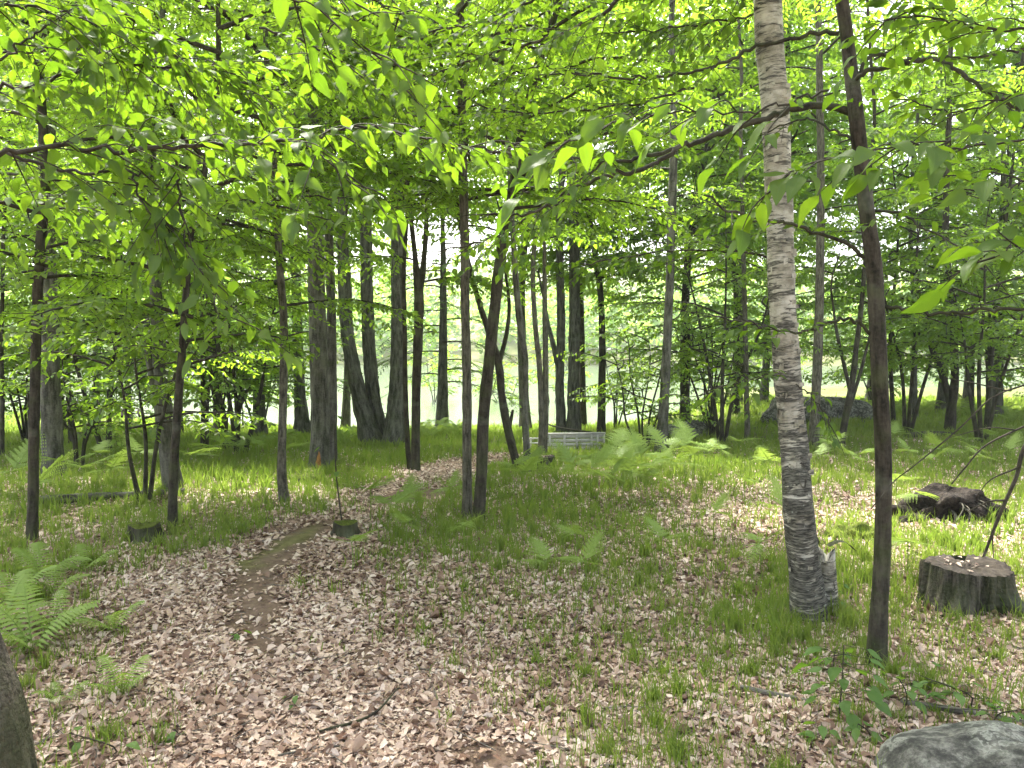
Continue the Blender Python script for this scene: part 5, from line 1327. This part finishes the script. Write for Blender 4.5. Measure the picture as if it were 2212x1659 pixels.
def floor_leaves():
    r = np.random.default_rng(78); b = Bag()
    for n, y1, big in ((46000, 7.0, True), (370000, 15.0, False)):
        u = r.random(n); y = 2.2 * (y1 / 2.2) ** u; x = r.uniform(-1, 1, n) * (.74 * y + .9)
        g, d, mo = masks(x, y)
        keep = r.random(n) < np.clip(1.05 - .5 * np.clip(g, 0, 1) - .97 * d - .9 * mo, .015, 1) * np.clip(1.25 - .05 * y, .3, 1)
        x, y = x[keep], y[keep]; n = len(x)
        z = terr(x, y) + .003 + r.random(n) * .013 + .008 * wob(x, y, 7, 9)
        C = np.stack([x, y, z], -1); a = r.uniform(0, 6.283, n)
        A = nrm(np.stack([np.cos(a), np.sin(a), r.normal(.02, .22, n)], -1)); Nn = np.stack([r.normal(0, .34, n), r.normal(-.08, .34, n), np.ones(n)], -1)
        k = np.clip(r.beta(1.5, 1.5, n) * .75 + .25 * np.clip(.5 + .5 * wob(x, y, 2.3, 8), 0, 1), 0, 1)
        if big:
            L = (.02 + .042 * r.random(n) ** 2) * (1 + .02 * y)
            V, F = leaf_faces(C, A, Nn, L, L * r.uniform(.3, .75, n), r.normal(.2, .42, n), r.normal(0, .26, n))
            V[:, 2] = np.maximum(V[:, 2], terr(V[:, 0], V[:, 1]) - .001); b.add(V, F, np.repeat(k, 6))
        else:
            L = (.014 + .028 * r.random(n) ** 1.5) * (1 + .075 * y); W = (L * r.uniform(.25, .5, n))[:, None]; L = L[:, None]
            B = nrm(np.cross(A, Nn)); up = np.cross(B, A); q = r.uniform(.3, .65, (n, 1)); f = r.normal(.1, .35, (n, 1))
            V = np.stack([C, C + A * L * q + B * W + up * W * f, C + A * L + up * L * r.normal(0, .15, (n, 1)), C + A * L * (1 - q) - B * W * r.uniform(.6, 1.1, (n, 1)) + up * W * f], 1).reshape(-1, 3)
            i = np.arange(n)[:, None] * 4; b.add(V, [np.concatenate([i + [0, 1, 2], i + [0, 2, 3]])], np.repeat(k, 4))
    o = link('leaf_litter', b.mesh('leaf_litter', [M['litter']], smooth=False), GROUND); o['kind'] = 'stuff'
floor_leaves()

def floor_twigs():
    r = np.random.default_rng(80); b = Bag()
    for k in range(420):
        y = 2.4 * (11 / 2.4) ** r.random(); x = r.uniform(-.75, .75) * y; a = r.uniform(0, 6.28); L = r.uniform(.06, .3)
        p = np.array([x, y, float(terr(x, y)) + .02]); d = np.array([math.cos(a), math.sin(a), r.normal(0, .08)])
        V, F, bp = tube(np.array([p, p + d * L * .5 + r.normal(0, .012, 3), p + d * L]), [.0025, .0022, .001], 4, cap=False); b.add(V, F, .5, bp)
    o = link('twig_litter', b.mesh('twig_litter', [M['dead']])); o['kind'] = 'stuff'; o['label'] = 'fine dry twigs strewn over the leaf litter'
floor_twigs()

# ------------------------------------------------------------------ grass
def build_grass():
    r = np.random.default_rng(90); n = 470000
    u = r.random(n); y = 2.3 * (30.0 / 2.3) ** u; x = r.uniform(-1, 1, n) * (.76 * y + .9)
    # gather into tufts
    tx = np.round(x / .16) * .16 + .07 * wob(x * 13, y * 11, 1, 3); 
    cl = r.random(n) < .45
    jx = (np.sin(np.floor(x / .22) * 127.1 + np.floor(y / .22) * 311.7) * 43758.5) % 1; jy = (np.sin(np.floor(x / .22) * 269.5 + np.floor(y / .22) * 183.3) * 43758.5) % 1
    big = jx * jy
    x = np.where(cl, (np.floor(x / .22) + jx) * .22 + r.normal(0, .02, n), x); y = np.where(cl, (np.floor(y / .22) + jy) * .22 + r.normal(0, .02, n), y)
    for (bx, by, br, bn) in ((Bbase[0], Bbase[1], .17, 420), (Dbase[0], Dbase[1], .10, 160), (STC[0], STC[1], .36, 900)):
        a = r.uniform(0, 6.283, bn); q = br * (1 + np.abs(r.normal(0, .35, bn))); k0 = r.integers(0, n, bn); x[k0] = bx + q * np.cos(a); y[k0] = by + q * np.sin(a)
    g, d, mo = masks(x, y)
    keep = (r.random(n) < np.clip(g * 1.0, 0.0, 1) * np.where(cl, np.clip(big * 3, .1, 1), .7)) & (d < .5) & (y < shore_y(x) + 1.0)
    x, y, big, g = x[keep], y[keep], big[keep], g[keep]; n = len(x)
    z = terr(x, y) - .01
    h = r.uniform(.045, .148, n) * (.62 + .38 * np.clip(g, 0, 1)) * np.where(r.random(n) < .12, 1.4, 1) * np.where(big > .35, 1.35, 1.0) * (1 + .012 * y)
    w = (.0016 + .0009 * y) * r.uniform(.8, 1.3, n)
    a = r.uniform(0, 6.283, n); lean = r.uniform(.1, .85, n); D = np.stack([np.cos(a), np.sin(a), 0 * a], -1)
    fa = r.uniform(-.9, .9, n); S = np.stack([np.cos(fa), np.sin(fa), 0 * a], -1)
    B = np.stack([x, y, z], -1); up = np.array([0, 0, 1.0])
    p1 = B + up * (h * .55)[:, None] + D * (h * lean * .22)[:, None]; p2 = B + up * (h * (1 - .25 * lean))[:, None] + D * (h * lean * .75)[:, None]
    W = w[:, None] * S * .5
    V = np.stack([B - W, B + W, p1 + W * .85, p1 - W * .85, p2], 1).reshape(-1, 3)
    k = np.arange(n)[:, None] * 5
    b = Bag(); b.add(V, [k + [0, 1, 2, 3]], np.repeat(np.clip(r.normal(.5, .25, n), 0, 1), 5)); b.F.append(k + [3, 2, 4]); b.M.append(np.zeros(n))
    o = link('grass', b.mesh('grass', [M['grass']])); o['kind'] = 'stuff'; o['label'] = 'thin woodland grass growing through the leaf litter'
    return n
NG = build_grass()
name_spots()
print('objects', len(bpy.data.objects), 'grass', NG, 'tris', sum(len(m.loops) - 2 * len(m.polygons) for m in bpy.data.meshes))
